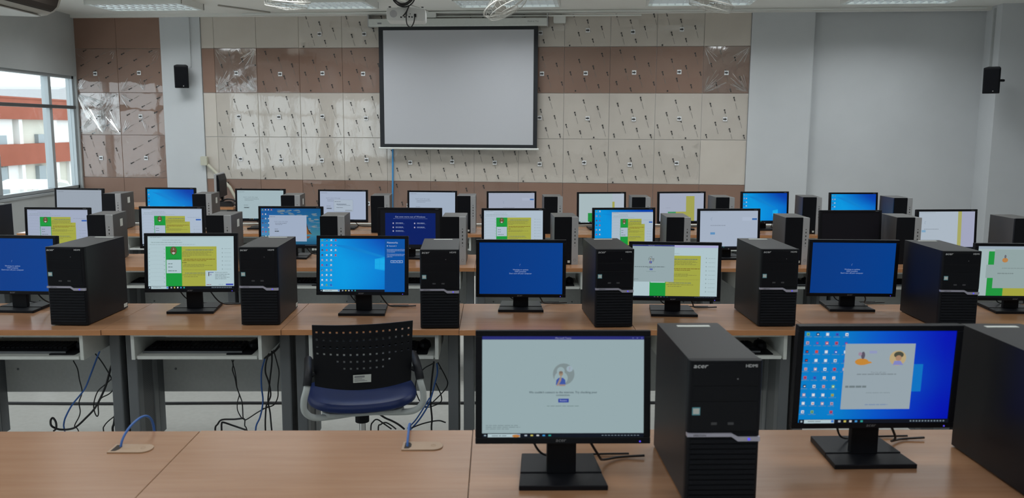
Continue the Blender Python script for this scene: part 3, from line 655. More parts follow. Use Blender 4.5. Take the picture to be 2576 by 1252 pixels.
for r, (key, x, y, yaw, zt, tilt, content, label) in copies:
    r.location = (x, y, .75); r.rotation_euler = (0, 0, R(yaw)); dz = (zt-.75)-.355
    tag(r, label, 'monitor', ROWT[key[0]])
    pan = [c for c in kids(r) if c.name.startswith('panel')][0]
    pan.location = (0, 0, .355-PH+dz); pan.rotation_euler = (R(-tilt), 0, 0)
    sxx = 1.0
    cv = CV(); content(cv)
    # keep drawing inside the display area
    W2 = .2045
    cv.v = [(max(-W2, min(W2, a)), b2+.0010, max(0, min(.2555, c3))) for a, b2, c3 in cv.v]
    dsp = cv.build(pan); dsp.location = (0, .0025, .0163)
    MB().box(-.2055, .0045, .016, .2055, .006, .2725).build('display_backing', M['black_m'], pan)

# ------------------------------------------------------------------ tower computers
def make_tower_a():
    r = empty('tower_computer'); w2, h = .0875, .360
    MB().prism(rrect(-w2+.002, .02, w2-.002, .395, .004, 2), .005, h-.001, 'z').build('case', M['case'], r)
    mb = MB()
    mb.prism(rrect(-w2, 0, w2, .024, .009, 4, (1, 1, 0, 0)), .186, h, 'z'); mb.prism(rrect(-w2, .002, w2, .024, .009, 4, (1, 1, 0, 0)), .004, .186, 'z')
    mb.build('front_bezel', M['black_m'], r, bevel=.0015)
    mb = MB()
    mb.box(-w2+.009, -.0012, .30, w2-.012, .0, .352); mb.box(-w2+.009, -.0012, .262, w2-.012, 0, .298); mb.box(-w2+.009, -.0012, .19, w2-.012, 0, .260)
    mb.build('drive_cover', M['black_g'], r, bevel=.0006)
    mb = MB()
    for i in range(13):
        z = .016+.0128*i
        mb.prism([(-.0016, z+.002), (.003, z), (.003, z+.0112), (.0, z+.0105)], -w2+.008, w2-.008, 'x')
    mb.build('front_grille', M['black'], r)
    z = .1715
    MB().prism([(-w2-.0004, z+.003), (-w2-.0004, z+.0115), (.018, z+.0115), (.034, z+.003), (w2-.001, z+.003), (w2-.001, z-.0085), (.034, z-.0085), (.018, z+.003)], -.0030, .012, 'y').build('trim_strip', M['silver_l'], r)
    decal(r, 'VERITON', -.074, -.0036, z+.0048, .0062, M['print'], 'strip_lettering', .15, sx=1.2)
    MB().cyl((.060, -.0045, z-.0028), (.060, -.002, z-.0028), .0032, 12).build('power_button', M['led'], r)
    decal(r, 'acer', -.079, -.0022, .343, .0155, M['mark'], 'logo', .25, sx=1.25); decal(r, 'HDMI', .045, -.0022, .3445, .0105, M['mark'], 'port_lettering', 0, sx=1.1)
    mb = MB(); mb.box(-w2+.0095, -.0022, .228, -w2+.0285, -.0012, .247, 0); mb.box(-w2+.0115, -.0026, .231, -w2+.0265, -.0022, .2445, 1); mb.build('badge', [M['teal'], M['sticker']], r)
    mb = MB(); mb.box(-.032, -.0026, .204, -.018, -.0012, .210); mb.box(.008, -.0026, .204, .022, -.0012, .210); mb.build('usb_port', M['mark_k'], r)
    MB().cyl((.028, -.0018, .316), (.028, -.001, .316), .0018, 8).build('eject_button', M['mark_d'], r)
    MB().box(-.038, .345, h-.001, .052, .362, h+.0006).build('top_label', M['sticker'], r)
    MB().box(w2-.0022, .35, .012, w2-.001, .385, .03).build('side_label', M['sticker'], r)
    mb = MB()
    for k in range(4): mb.box(-.06+.12*(k % 2)-.012, .05+.27*(k//2), 0, -.06+.12*(k % 2)+.012, .08+.27*(k//2), .006)
    mb.build('rubber_foot', M['black_m'], r)
    mb = MB(); mb.tube(catmull([(.03, .392, .10), (.04, .42, .08), (.03, .43, .02), (0, .44, -.02)], 5), .0035, 6); mb.tube(catmull([(-.03, .392, .2), (-.03, .43, .16), (-.01, .44, .05), (.0, .445, -.02)], 5), .0035, 6)
    return r
def make_tower_h():
    r = empty('tower_computer'); w2, h = .079, .317
    MB().prism(rrect(-w2+.001, .008, w2-.001, .29, .004, 2), .005, h-.001, 'z').build('case', M['case_h'], r, bevel=.002)
    MB().prism(rrect(-w2, 0, .034, h, .005, 3, (1, 0, 0, 1)), .0, .014, 'y').build('front_panel', M['black'], r).location = (0, 0, 0)
    MB().prism(rrect(.036, .0, w2, h, .004, 3, (0, 1, 1, 0)), -.002, .016, 'y').build('silver_strip', M['silver'], r)
    mb = MB()
    for i, z in enumerate((.235, .212, .188, .164, .14)): mb.box(.054, -.003, z, .0605, -.0018, z+(.011 if i else .005))
    mb.box(.056, -.003, .122, .059, -.0018, .127); mb.build('usb_port', M['print'], r)
    MB().ring((.058, .03, 0), .0085, .0009, 16, 5, Matrix.Rotation(R(90), 4, 'X') @ Matrix.Translation((0, 0, .0025))).build('power_button', M['mark_d'], r).location = (0, 0, 0)
    MB().box(.010, -.001, .012, .026, .0001, .028).build('badge', M['sticker'], r)
    MB().box(w2-.0012, .15, .225, w2, .20, .275).build('side_label', M['sticker'], r)
    mb = MB()
    for k in range(4): mb.box(-.055+.11*(k % 2)-.01, .04+.2*(k//2), 0, -.055+.11*(k % 2)+.01, .065+.2*(k//2), .006)
    mb.build('rubber_foot', M['black_m'], r)
    return r
pa, ph = make_tower_a(), make_tower_h()
# fix power ring orientation: it was rotated about the origin, move it to the strip
for c in kids(ph):
    if c.name.startswith('power_button'):
        me = c.data; cx = sum(v.co.x for v in me.vertices)/len(me.vertices); cz = sum(v.co.z for v in me.vertices)/len(me.vertices); cy = sum(v.co.y for v in me.vertices)/len(me.vertices)
        for v in me.vertices: v.co.x += .058-cx; v.co.z += .03-cz; v.co.y += -.0024-cy
TW = {'1': 'tower computers on the nearest desk row', '2': 'tower computers on the second desk row', '3': 'tower computers on the third desk row', '4': 'tower computers on the farthest desk row'}
TD = [
 ('1a', 'a', .545, 1.941, .7, 'large black tower right of the nearest pale-screen monitor'), ('1b', 'a', 1.398, 1.936, 0, 'black tower cut off at the lower right corner of the picture'),
 ('2a', 'a', -1.926, 3.818, -2.3, 'black tower with silver stripe right of the leftmost blue monitor'), ('2b', 'a', -1.068, 3.829, .8, 'black tower just left of the monitor behind the chair'),
 ('2c', 'a', -.247, 3.765, 1.9, 'black tower seen square-on just right of the chair back'), ('2d', 'a', .541, 3.79, 3.1, 'black tower between the centre blue monitor and the grey message monitor'),
 ('2e', 'a', 1.294, 3.807, .5, 'black tower in the second row left of the right-hand blue monitor'), ('2f', 'a', 2.100, 3.755, -1.4, 'blurred black tower near the right edge of the second row'),
 ('3z', 'a', -3.44, 5.59, 0, 'dark tower at the left edge of the third row, only its side showing'),
 ('3a', 'h', -2.595, 5.629, 5, 'silver-striped tower right of the leftmost third-row monitor'), ('3b', 'h', -1.819, 5.623, .5, 'silver-striped tower with a side label, left of the seaside wallpaper monitor'),
 ('3c', 'h', -1.069, 5.595, 1.6, 'silver-striped tower between the seaside wallpaper and dark blue screens'), ('3d', 'h', -.271, 5.578, -.9, 'silver-striped tower directly behind the square-on black tower'),
 ('3e', 'h', .471, 5.594, 2, 'silver-striped tower right of the centre third-row page monitor'), ('3f', 'h', 1.214, 5.594, -2.2, 'silver-striped tower left of the blank pale third-row monitor'),
 ('3g', 'h', 2.010, 5.606, -1, 'silver-striped tower left of the switched-off monitor'), ('3h', 'h', 2.772, 5.631, -2.9, 'silver-striped tower right of the switched-off monitor'),
 ('3i', 'h', 3.539, 5.59, 1, 'dark tower at the right edge of the third row'),
 ('4a', 'h', -3.305, 7.406, .6, 'leftmost tower of the farthest row, with a label on its side'), ('4b', 'h', -2.527, 7.398, 3.2, 'farthest-row tower just below the side-on monitor'),
 ('4c', 'h', -1.743, 7.294, 3.2, 'farthest-row tower above the seaside wallpaper monitor'), ('4d', 'h', -.980, 7.284, 1.5, 'farthest-row tower at the foot of the blue hanging cable'),
 ('4e', 'h', -.246, 7.299, -.5, 'farthest-row tower right of the hanging cable and its pale monitor'), ('4f', 'h', .496, 7.248, .8, 'farthest-row tower right of the loading-spinner monitor'),
 ('4g', 'h', 1.243, 7.229, -2.9, 'farthest-row tower between the green-block and yellow-column monitors'), ('4h', 'h', 1.967, 7.251, .1, 'farthest-row tower right of the yellow-column monitor'),
 ('4i', 'h', 2.733, 7.295, -6.1, 'farthest-row tower between the two blue desktop monitors on the right'), ('4j', 'h', 3.505, 7.256, -.5, 'rightmost tower of the farthest row'),
]
first = set(); tw = []
for d in TD:
    p = pa if d[1] == 'a' else ph
    r = copy_tree(p) if d[1] in first else p
    first.add(d[1]); tw.append((r, d))
for r, (key, k, x, y, yaw, label) in tw:
    r.location = (x, y, .75); r.rotation_euler = (0, 0, R(yaw)); tag(r, label, 'computer', TW[key[0]])
    if key in ('3c', '3d', '3e', '3f', '3g', '3h', '3i', '4d', '4e', '4f', '4g', '4h', '4i', '4j'):
        for c in kids(r):
            if c.name.startswith('side_label'): bpy.data.objects.remove(c)

# ------------------------------------------------------------------ desks
def make_desk(wd, dp=.58):
    r = empty('computer_desk')
    MB().box(.001, .002, .725, wd-.001, dp, .75).build('desktop', M['wood'], r, bevel=.0008, seg=1)
    MB().box(.001, 0, .7255, wd-.001, .002, .7495).build('edge_band', M['edge'], r)
    MB().box(.03, dp-.05, .30, wd-.03, dp-.034, .724).build('modesty_panel', M['modesty'], r)
    for x in (.12, wd-.12): MB().cyl((x, dp-.052, .42), (x, dp-.048, .42), .006, 10).build('panel_screw', M['steel2'], r)
    for s, x0 in ((1, .012), (-1, wd-.062)):
        lg = MB(); lg.box(x0, .21, .03, x0+.05, .27, .724); lg.box(x0+.004, .40, .03, x0+.046, .46, .724)
        lo = lg.build('leg', M['steel2'], r, bevel=.006)
        MB().box(x0+.008, .27, .06, x0+.042, .40, .72).build('cable_cover', M['perf'], lo)
        MB().box(x0, .07, 0, x0+.05, .53, .03).build('foot', M['steel'], lo, bevel=.006)
        MB().box(x0+.005, .46, .1, x0+.045, dp-.05, .724).build('side_plate', M['steel'], lo)
    t0, t1 = .115, wd-.095
    mb = MB(); mb.box(t0, .03, .605, t0+.016, .40, .724); mb.box(t1-.016, .03, .605, t1, .40, .724); mb.box(t0+.016, .03, .712, t1-.016, .38, .724); tr = mb.build('keyboard_tray', M['white_board'], r, bevel=.0012, seg=1)
    MB().box(t0+.024, .034, .606, t1-.024, .38, .621).build('tray_shelf', M['white_board'], tr, bevel=.001, seg=1)
    mb = MB(); mb.box(t0+.016, .05, .608, t0+.024, .37, .618); mb.box(t1-.024, .05, .608, t1-.016, .37, .618); mb.build('runner', M['white_pl'], tr)
    return r
dA = make_desk(.812); dB = make_desk(.795); dC = make_desk(.80); dD = make_desk(.78)
order = ['first', 'second', 'third', 'fourth', 'fifth', 'sixth', 'seventh', 'eighth', 'ninth', 'tenth', 'eleventh']
rowdesk = {}
ROWD = [('nearest', dA, -1.689, 1.885, .812, 5, 2.465), ('second', dB, -2.545, 3.742, .795, 7, 4.32), ('third', dC, -4.13, 5.452, .80, 10, 6.03), ('farthest', dD, -4.01, 7.192, .78, 10, 7.77)]
for nm, p, x0, y0, wd, n, yb in ROWD:
    for i in range(n):
        r = p if i == 0 else None
        rowdesk[(nm, i)] = r
    lst = [p] + [copy_tree(p) if not (nm == 'nearest' and k == 1) else make_desk(.682) for k in range(n-1)]
    for i, r in enumerate(lst):
        dy = ((i*37) % 5-2)*.0022
        sh = -.13 if (nm == 'nearest' and i >= 3) else 0
        r.location = (x0+wd*i+sh, y0+dy, 0)
        tag(r, 'wood-topped computer desk with grey steel legs, %s from the left in the %s row' % (order[i], nm), 'desk', 'desks of the %s row' % nm)
        rowdesk[(nm, i)] = r
# cable grommets set in two front desks
def grommet(d, x0, y0):
    w_, h_ = .115, .062
    o = MB().prism(rrect(x0, y0, x0+w_, y0+h_, .028, 6, (0, 1, 1, 0)), .7495, .7535, 'z').build('cable_grommet', M['beige_pl'], d, bevel=.0012)
    q = MB().add([(x0+.007, y0+.008, .7538), (x0+.020, y0+.008, .7538), (x0+.026, y0+.02, .7538), (x0+.026, y0+.04, .7538), (x0+.020, y0+.054, .7538), (x0+.007, y0+.054, .7538)], [tuple(range(6))]).build('cable_slot', M['hole'], o)
    MB().ring((x0+.088, y0+.031, .7537), .007, .0006, 16, 4).build('thumb_ring', M['beige_pl'], o)
d0 = rowdesk[('nearest', 0)]; grommet(d0, -1.075+1.689, 2.291-1.885)
d1 = rowdesk[('nearest', 1)]; grommet(d1, -.262+.877, 2.301-1.885)
def cable(name, pts, r, mt, label, group=None, n=6):
    o = MB().tube(catmull(pts, n), r, 8).build(name, M[mt], None, smooth=True); tag(o, label, 'cable', group); return o
NC = 'cables under the second desk row'
cable('network_cable', [(-1.055, 2.325, .70), (-1.053, 2.33, .76), (-1.048, 2.37, .79), (-1.035, 2.42, .805), (-1.025, 2.455, .797), (-1.02, 2.475, .765), (-1.018, 2.48, .70)], .0035, 'blue_cable', 'blue network cable looping out of the left desk grommet over the desk edge')
cable('network_cable', [(-.247, 2.325, .70), (-.247, 2.33, .76), (-.250, 2.39, .775), (-.253, 2.44, .775), (-.254, 2.478, .758), (-.255, 2.485, .68)], .0035, 'blue_cable', 'blue network cable rising from the grommet below the chair')
tag(MB().box(-4.01, 7.778, .70, 3.79, 7.835, .772).build('cable_trunking', M['white_board'], None, bevel=.003), 'long white cable trunking along the back of the farthest desks', 'trunking')

# keyboards, mice and mats on the trays of the second and third rows
def make_keyboard():
    r = empty('keyboard'); MB().prism([(0, 0), (.15, 0), (.15, .018), (.03, .014), (0, .006)], -.225, .225, 'x').build('body', M['black'], r)
    MB().box(-.225, -.004, .001, .225, .001, .010).build('front_edge', M['steel2'], r)
    mb = MB()
    for j in range(5):
        z = .0165+.001*j
        for i in range(20):
            x = -.215+.0215*i; mb.box(x, .035+.021*j, z-.004, x+.0175, .052+.021*j, z+.004)
    mb.build('keys', M['black_m'], r)
    MB().box(.15, .142, .018, .155, .147, .0195).build('indicator_light', M['led_o'], r)
    return r
def make_mouse():
    r = empty('mouse')
    mb = MB(); n = 12; vs = []
    prof = [(1, 0), (1, .35), (.86, .75), (.5, .96), (.12, 1)]
    for k, (rr, z) in enumerate(prof):
        for i in range(n): a = 2*math.pi*i/n; vs.append((.029*rr*math.cos(a), .05*rr*math.sin(a), .032*z))
    fs = [(k*n+i, k*n+(i+1) % n, (k+1)*n+(i+1) % n, (k+1)*n+i) for k in range(4) for i in range(n)] + [tuple(range(4*n, 5*n))]
    mb.add(vs, fs); mb.build('body', M['black'], r, smooth=True); MB().cyl((-.003, .03, .028), (.003, .03, .028), .006, 10).build('scroll_wheel', M['steel2'], r); return r
kb0, ms0 = make_keyboard(), make_mouse()
pad0 = MB().prism(rrect(-.09, -.10, .10, .10, .01), 0, .003, 'z').build('mouse_mat', M['black_m'])
fst = True
for nm, rng in (('second', range(0, 6)), ('third', range(1, 9))):
    for i in rng:
        dk = rowdesk[(nm, i)].location; wd = .795 if nm == 'second' else .80
        k = kb0 if fst else copy_tree(kb0); m_ = ms0 if fst else copy_tree(ms0); pd = pad0 if fst else copy_tree(pad0); fst = False
        k.location = (dk.x+.115+.275, dk.y+.085, .6212); k.rotation_euler = (0, 0, R(random.uniform(-2, 1)))
        pd.location = (dk.x+wd-.095-.145, dk.y+.155, .6212); m_.location = (dk.x+wd-.17, dk.y+.19, .6243)
        k.location.x -= .005; pd.scale = (1, 1, 1)
        # the mat lies under the right end of the keyboard zone: keep them apart
        k.location.x = dk.x+.115+.255; pd.location.x = dk.x+wd-.095-.115; pd.scale = (.62, 1, 1)
        w_ = order[i]
        tag(k, 'black keyboard on tray of %s desk from left, %s row' % (w_, nm), 'keyboard', 'keyboards on the %s-row trays' % nm)
        tag(m_, 'black mouse on tray of %s desk from left, %s row' % (w_, nm), 'mouse', 'mice on the %s-row trays' % nm)
        tag(pd, 'black mouse mat on tray of %s desk from left, %s row' % (w_, nm), 'mouse mat', 'mouse mats on the %s-row trays' % nm)

# cables under the second row
CABLES = [
 ([(-2.07,4.12,0.505),(-2.058,4.132,0.459),(-2.045,4.117,0.411),(-2.032,4.109,0.361),(-2.044,4.126,0.329),(-2.061,4.13,0.288),(-2.049,4.112,0.25),(-2.058,4.113,0.219),(-2.091,4.13,0.166),(-2.071,4.125,0.144),(-2.0660000000000003,4.155,0.0068000000000000005)], 0.0028, 'cable', 'thin black cable hanging from the right end of the leftmost tray'),
 ([(-1.93,4.1,0.556),(-1.95,4.112,0.521),(-1.978,4.097,0.443),(-2.003,4.089,0.38),(-2.036,4.106,0.34),(-2.086,4.11,0.282),(-2.11,4.092,0.231),(-2.123,4.093,0.195),(-2.132,4.11,0.156),(-2.1270000000000002,4.140000000000001,0.008)], 0.004, 'blue_cable', 'blue cable sweeping down behind the leftmost tray'),
 ([(-1.837,4.05,0.531),(-1.864,4.062,0.483),(-1.883,4.047,0.406),(-1.914,4.039,0.335),(-1.954,4.056,0.278),(-1.998,4.06,0.233),(-2.034,4.042,0.198),(-2.068,4.043,0.183),(-2.119,4.06,0.174),(-2.141,4.055,0.181),(-2.156,4.038,0.202),(-2.163,4.048,0.224),(-2.159,4.062,0.233),(-2.139,4.049,0.215),(-2.134,4.038,0.189),(-2.154,4.054,0.17)], 0.005, 'cable', 'thick black cable sweeping to a small loop at the far left'),
 ([(-1.98,4.16,0.529),(-1.955,4.172,0.482),(-1.918,4.157,0.429),(-1.899,4.149,0.392),(-1.908,4.166,0.343),(-1.93,4.17,0.319),(-1.961,4.152,0.303),(-1.978,4.153,0.267),(-1.988,4.17,0.217),(-1.994,4.165,0.205),(-1.996,4.148,0.233),(-2.002,4.158,0.274),(-1.985,4.172,0.332),(-1.934,4.159,0.376),(-1.882,4.148,0.423)], 0.003, 'cable', 'thin black cable in a long loop beside the left desk leg'),
 ([(-1.909,4.2,0.247),(-1.923,4.212,0.207),(-1.926,4.197,0.158),(-1.931,4.189,0.122),(-1.9260000000000002,4.219,0.01)], 0.006, 'cable', 'thick black cable end reaching the floor by the left desk leg'),
 ([(-1.909,4.18,0.204),(-1.953,4.192,0.169),(-1.965,4.177,0.152),(-1.968,4.169,0.128),(-1.963,4.199,0.007)], 0.003, 'cable', 'short thin black cable curving to the floor by the left desk leg'),
 ([(-1.295,4.12,0.508),(-1.294,4.132,0.48),(-1.294,4.117,0.458),(-1.281,4.109,0.421),(-1.279,4.126,0.368),(-1.267,4.13,0.323),(-1.251,4.112,0.289),(-1.25,4.113,0.214),(-1.247,4.13,0.198),(-1.247,4.125,0.169),(-1.232,4.108,0.151),(-1.227,4.138,0.007)], 0.003, 'cable', 'right strand of the thin black pair under the second tray'),
 ([(-1.293,4.14,0.502),(-1.302,4.152,0.479),(-1.29,4.137,0.457),(-1.281,4.129,0.407),(-1.284,4.146,0.357),(-1.276,4.15,0.321),(-1.28,4.132,0.291),(-1.282,4.133,0.247),(-1.268,4.15,0.2),(-1.253,4.145,0.198)], 0.0025, 'cable', 'left strand of the thin black pair under the second tray'),
 ([(-1.248,4.1,0.216),(-1.294,4.112,0.207),(-1.349,4.097,0.21),(-1.368,4.089,0.191),(-1.388,4.106,0.152),(-1.383,4.136,0.0085)], 0.0045, 'cable', 'black cable arching flat over the floor under the second tray'),
 ([(-1.219,4.05,0.174),(-1.284,4.062,0.192),(-1.327,4.047,0.214),(-1.333,4.039,0.209),(-1.34,4.056,0.17)], 0.0045, 'cable', 'black cable bent like a hook under the second tray'),
 ([(-1.136,4.16,0.257),(-1.191,4.172,0.224),(-1.24,4.157,0.194),(-1.253,4.149,0.19)], 0.003, 'cable', 'thin black cable running between the two groups under the second tray'),
 ([(-1.122,4.08,0.529),(-1.142,4.092,0.47),(-1.143,4.077,0.431),(-1.141,4.069,0.381),(-1.141,4.086,0.319),(-1.148,4.09,0.27),(-1.156,4.072,0.228),(-1.179,4.073,0.164),(-1.1740000000000002,4.103000000000001,0.008)], 0.004, 'blue_cable', 'blue cable in the bundle left of the chair'),
 ([(-1.108,4.1,0.546),(-1.127,4.112,0.495),(-1.127,4.097,0.451),(-1.112,4.089,0.41),(-1.109,4.106,0.361),(-1.11,4.11,0.325),(-1.121,4.092,0.295),(-1.13,4.093,0.269),(-1.141,4.11,0.15),(-1.1360000000000001,4.140000000000001,0.008)], 0.004, 'cable', 'black cable nearest the blue one in the bundle left of the chair'),
 ([(-1.101,4.13,0.55),(-1.106,4.142,0.49),(-1.113,4.127,0.416),(-1.119,4.119,0.357),(-1.13,4.136,0.29),(-1.123,4.14,0.231),(-1.113,4.122,0.146),(-1.108,4.152,0.008)], 0.004, 'cable', 'straight black cable in the bundle left of the chair'),
 ([(-1.1,4.16,0.547),(-1.088,4.172,0.478),(-1.076,4.157,0.433),(-1.082,4.149,0.365),(-1.088,4.166,0.307),(-1.108,4.17,0.265),(-1.133,4.152,0.256),(-1.168,4.153,0.246)], 0.003, 'cable', 'black cable bowing to the right in the bundle left of the chair'),
 ([(-1.015,4.0,0.638),(-1.036,4.012,0.603),(-1.061,3.997,0.577),(-1.101,3.989,0.552)], 0.0055, 'cable', 'thick black cable slanting from the desk leg left of the chair'),
 ([(-0.284,4.08,0.501),(-0.283,4.092,0.448),(-0.297,4.077,0.392),(-0.309,4.069,0.345),(-0.33,4.086,0.284),(-0.37,4.09,0.217),(-0.412,4.072,0.17)], 0.004, 'blue_cable', 'blue cable in the bundle right of the chair'),
 ([(-0.3,4.1,0.505),(-0.314,4.112,0.392),(-0.318,4.097,0.305),(-0.311,4.089,0.217),(-0.315,4.106,0.157),(-0.31,4.136,0.0085)], 0.0045, 'cable', 'straight thick black cable right of the chair'),
 ([(-0.282,4.12,0.495),(-0.244,4.132,0.416),(-0.234,4.117,0.385),(-0.253,4.109,0.352),(-0.313,4.126,0.286),(-0.343,4.13,0.264),(-0.366,4.112,0.275)], 0.003, 'cable', 'thin black cable bowing widest to the right of the chair bundle'),
 ([(-0.308,4.14,0.484),(-0.358,4.152,0.45),(-0.392,4.137,0.394),(-0.391,4.129,0.336),(-0.364,4.146,0.269),(-0.335,4.15,0.255),(-0.274,4.132,0.284),(-0.267,4.133,0.319),(-0.295,4.15,0.38)], 0.003, 'cable', 'thin black cable looped close beside the right chair arm'),
 ([(-0.319,4.05,0.336),(-0.352,4.062,0.277),(-0.39,4.047,0.222),(-0.428,4.039,0.184)], 0.0035, 'blue_cable', 'dull blue cable slanting to the floor right of the chair'),
 ([(-0.412,4.0,0.198),(-0.348,4.012,0.219),(-0.275,3.997,0.239),(-0.237,3.989,0.232)], 0.0035, 'cable', 'dark cable rising gently to the desk leg right of the chair'),
 ([(-0.594,4.15,0.232),(-0.555,4.162,0.197),(-0.518,4.147,0.186),(-0.483,4.139,0.169),(-0.456,4.156,0.139)], 0.005, 'cable', 'black cable with a thick plug just right of the chair post'),
 ([(-0.501,4.0,0.196),(-0.54,4.012,0.219),(-0.568,3.997,0.245),(-0.587,3.989,0.237),(-0.602,4.006,0.192),(-0.597,4.0360000000000005,0.0075)], 0.0035, 'cable', 'larger black cable arch on the floor right of the chair post'),
 ([(-0.477,3.98,0.203),(-0.499,3.992,0.216),(-0.526,3.977,0.237),(-0.548,3.969,0.23),(-0.563,3.986,0.199),(-0.5579999999999999,4.016,0.0075)], 0.0035, 'cable', 'smaller black cable arch on the floor right of the chair post'),
]
for P, rr, mt, lab in CABLES: cable('network_cable' if mt == 'blue_cable' else 'power_cable', P, rr, mt, lab, NC, n=5)
cable('floor_cable', [(-3.2, 4.98, .008), (-2.4, 4.96, .008), (-1.5, 4.97, .008), (-.6, 4.96, .008), (.3, 4.97, .008), (1.6, 4.96, .008)], .009, 'cable', 'straight thick black cable lying along the floor behind the second row')

# ------------------------------------------------------------------ chair
ch = empty('office_chair', (-.536, 3.40, 0), R(12)); tag(ch, 'black perforated-back swivel chair with blue seat and grey arm loops', 'chair')
NX, NZ = 15, 8; cells_x = 2*NX+1
xs = [-.205]; pitch = .41/(NX+.3)
for i in range(NX): c0 = -.205+pitch*(i+.65); xs += [c0-.004, c0+.004]
xs += [.205]
zs = [.604]
rowsz = [.662, .692, .720, .748, .778, .808, .838]
for z in rowsz: zs += [z-.004, z+.004]
zs += [.868]
def bpos(x, z, back=0):
    t = (z-.604)/.264; wq = .955+.025*t; dz = -.018*(1-(x/.205)**2)*(1-t) ; 
    y = -.035*(1-(x/.205)**2) - .045*t + .02; return (x*wq, y+back, z+dz)
nc, nr = len(xs), len(zs); vs = [bpos(x, z) for z in zs for x in xs]+[bpos(x, z, .006) for z in zs for x in xs]; fs = []; off = nc*nr
holes = set(); cnt = {0: 3, 1: 7, 2: 9, 3: 15, 4: 15, 5: 15, 6: 15}
for rI in range(7):
    n = cnt[rI]; a = (15-n)//2
    for i in range(a, a+n): holes.add((2*i+1, 2*rI+1))
for j in range(nr-1):
    for i in range(nc-1):
        a = j*nc+i; q = (a, a+1, a+nc+1, a+nc)
        if (i, j) in holes:
            for e in range(4): p0, p1 = q[e], q[(e+1) % 4]; fs.append((p0, p1, p1+off, p0+off)[::-1])
        else: fs.append(q); fs.append(tuple(k+off for k in q[::-1]))
for i in range(nc-1): fs.append((i, i+off, i+1+off, i+1)); a = (nr-1)*nc+i; fs.append((a, a+1, a+1+off, a+off))
for j in range(nr-1): a = j*nc; fs.append((a, a+nc, a+nc+off, a+off)); a = j*nc+nc-1; fs.append((a, a+off, a+nc+off, a+nc))
br = MB().add(vs, fs).build('backrest', M['black_m'], ch)
mb = MB(); mb.box(-.036, -.0, 0, .036, .0012, .034, 0); mb.box(-.031, -.0006, .022, .010, 0, .030, 1)
for k in range(3): mb.box(-.031, -.0006, .006+.005*k, .02-.01*k, 0, .008+.005*k, 2)
lb = mb.build('asset_label', [M['sticker'], M['mark_d'], M['mark_d']], br); lb.location = (-.008, -.029, .622); lb.rotation_euler = (R(9), 0, 0)
# seat
mb = MB(); n = 28; prof = [(.93, 0), (1.0, .018), (1.0, .038), (.95, .055), (.8, .062), (.4, .060), (.05, .058)]
vs = []
for rr, z in prof:
    for i in range(n):
        a = 2*math.pi*i/n; c_, s_ = math.cos(a), math.sin(a); f = (abs(c_)**3.4+abs(s_)**3.4)**(-1/3.4)
        x, y = .232*f*c_*rr, .215*f*s_*rr
        vs.append((x, .185+y, .478+z*.85+.016*(x/.23)**2))
fs = [(k*n+i, k*n+(i+1) % n, (k+1)*n+(i+1) % n, (k+1)*n+i) for k in range(len(prof)-1) for i in range(n)] + [tuple(range(n))[::-1], tuple(range((len(prof)-1)*n, len(prof)*n))]
st = MB().add(vs, fs).build('seat', M['vinyl_blue'], ch, smooth=True); ss = st.modifiers.new('sub', 'SUBSURF'); ss.levels = 1; ss.render_levels = 1
MB().prism(rrect(-.17, .02, .17, .36, .05), .462, .480, 'z').build('seat_pan', M['chair_grey'], ch, bevel=.005)
for s in (-1, 1):
    p = [(s*.04, .08, .458), (s*.14, .05, .460), (s*.205, .02, .472), (s*.238, -.01, .51), (s*.240, -.03, .56), (s*.228, -.04, .61), (s*.220, .0, .648), (s*.220, .09, .658), (s*.220, .16, .660)]
    MB().tube(catmull(p, 6), .0135, 10).build('arm_tube', M['chair_grey'], ch, smooth=True)
    mb = MB(); mb.tube(catmull([(s*.226, -.042, .625), (s*.222, -.025, .652), (s*.220, .03, .672), (s*.220, .10, .678), (s*.220, .17, .675)], 5), .0175, 10); mb.build('arm_pad', M['black_m'], ch, smooth=True)
for s in (-1, 1): MB().tube([(s*.196, .008, .66), (s*.215, .0, .652), (s*.225, .0, .65)], .010, 8).build('side_bracket', M['black_m'], ch)
MB().cyl((0, .18, .385), (0, .18, .465), .030, 16).build('tilt_housing', M['black_m'], ch); MB().cyl((0, .18, .33), (0, .18, .395), .014, 14).build('gas_lift', M['chrome'], ch); MB().cyl((0, .18, .09), (0, .18, .335), .026, 16).build('column_cover', M['black_m'], ch)
for k in range(5):
    a = R(72*k+10); d = Vector((math.cos(a), math.sin(a), 0)); c0 = Vector((0, .18, .10))
    lg = MB().tube([c0, c0+d*.14+Vector((0, 0, -.012)), c0+d*.25+Vector((0, 0, -.03))], [.024, .02, .015], 8).build('leg', M['black_m'], ch, smooth=True)
    q = c0+d*.25; s_ = Vector((-d.y, d.x, 0)); mb = MB()
    for t in (-1, 1): mb.cyl(Vector((q.x, q.y, .026))+s_*.008*t, Vector((q.x, q.y, .026))+s_*.022*t, .026, 14)
    mb.build('caster', M['black_m'], lg)

# ------------------------------------------------------------------ projection screen on the back wall
ps = empty('projection_screen', wp(0, 0, 0), -TH); tag(ps, 'pull-down projection screen with black border hanging on the boards', 'projection screen')
u0, u1 = -1.665, .690
MB().prism(rrect(-.19, 2.955, -.09, 3.055, .012, 3), u0, u1, 'x').build('case', M['white_board'], ps)
for u in (u0-.012, u1): MB().prism(rrect(-.19, 2.95, -.02, 3.11, .008, 2), u, u+.012, 'x').build('bracket', M['silver'], ps)
s0, s1, zt, zb_ = -1.545, .575, 2.955, 1.375
MB().box(s0, -.142, zb_, s1, -.139, zt).build('black_border', M['screen_k'], ps)
MB().box(s0+.062, -.145, zb_+.045, s1-.055, -.1425, zt-.045).build('white_surface', M['screen_w'], ps)
MB().tube([(s0-.02, -.141, zb_-.012), (s1+.02, -.141, zb_-.012)], .013, 10).build('bottom_bar', M['white_pl'], ps)
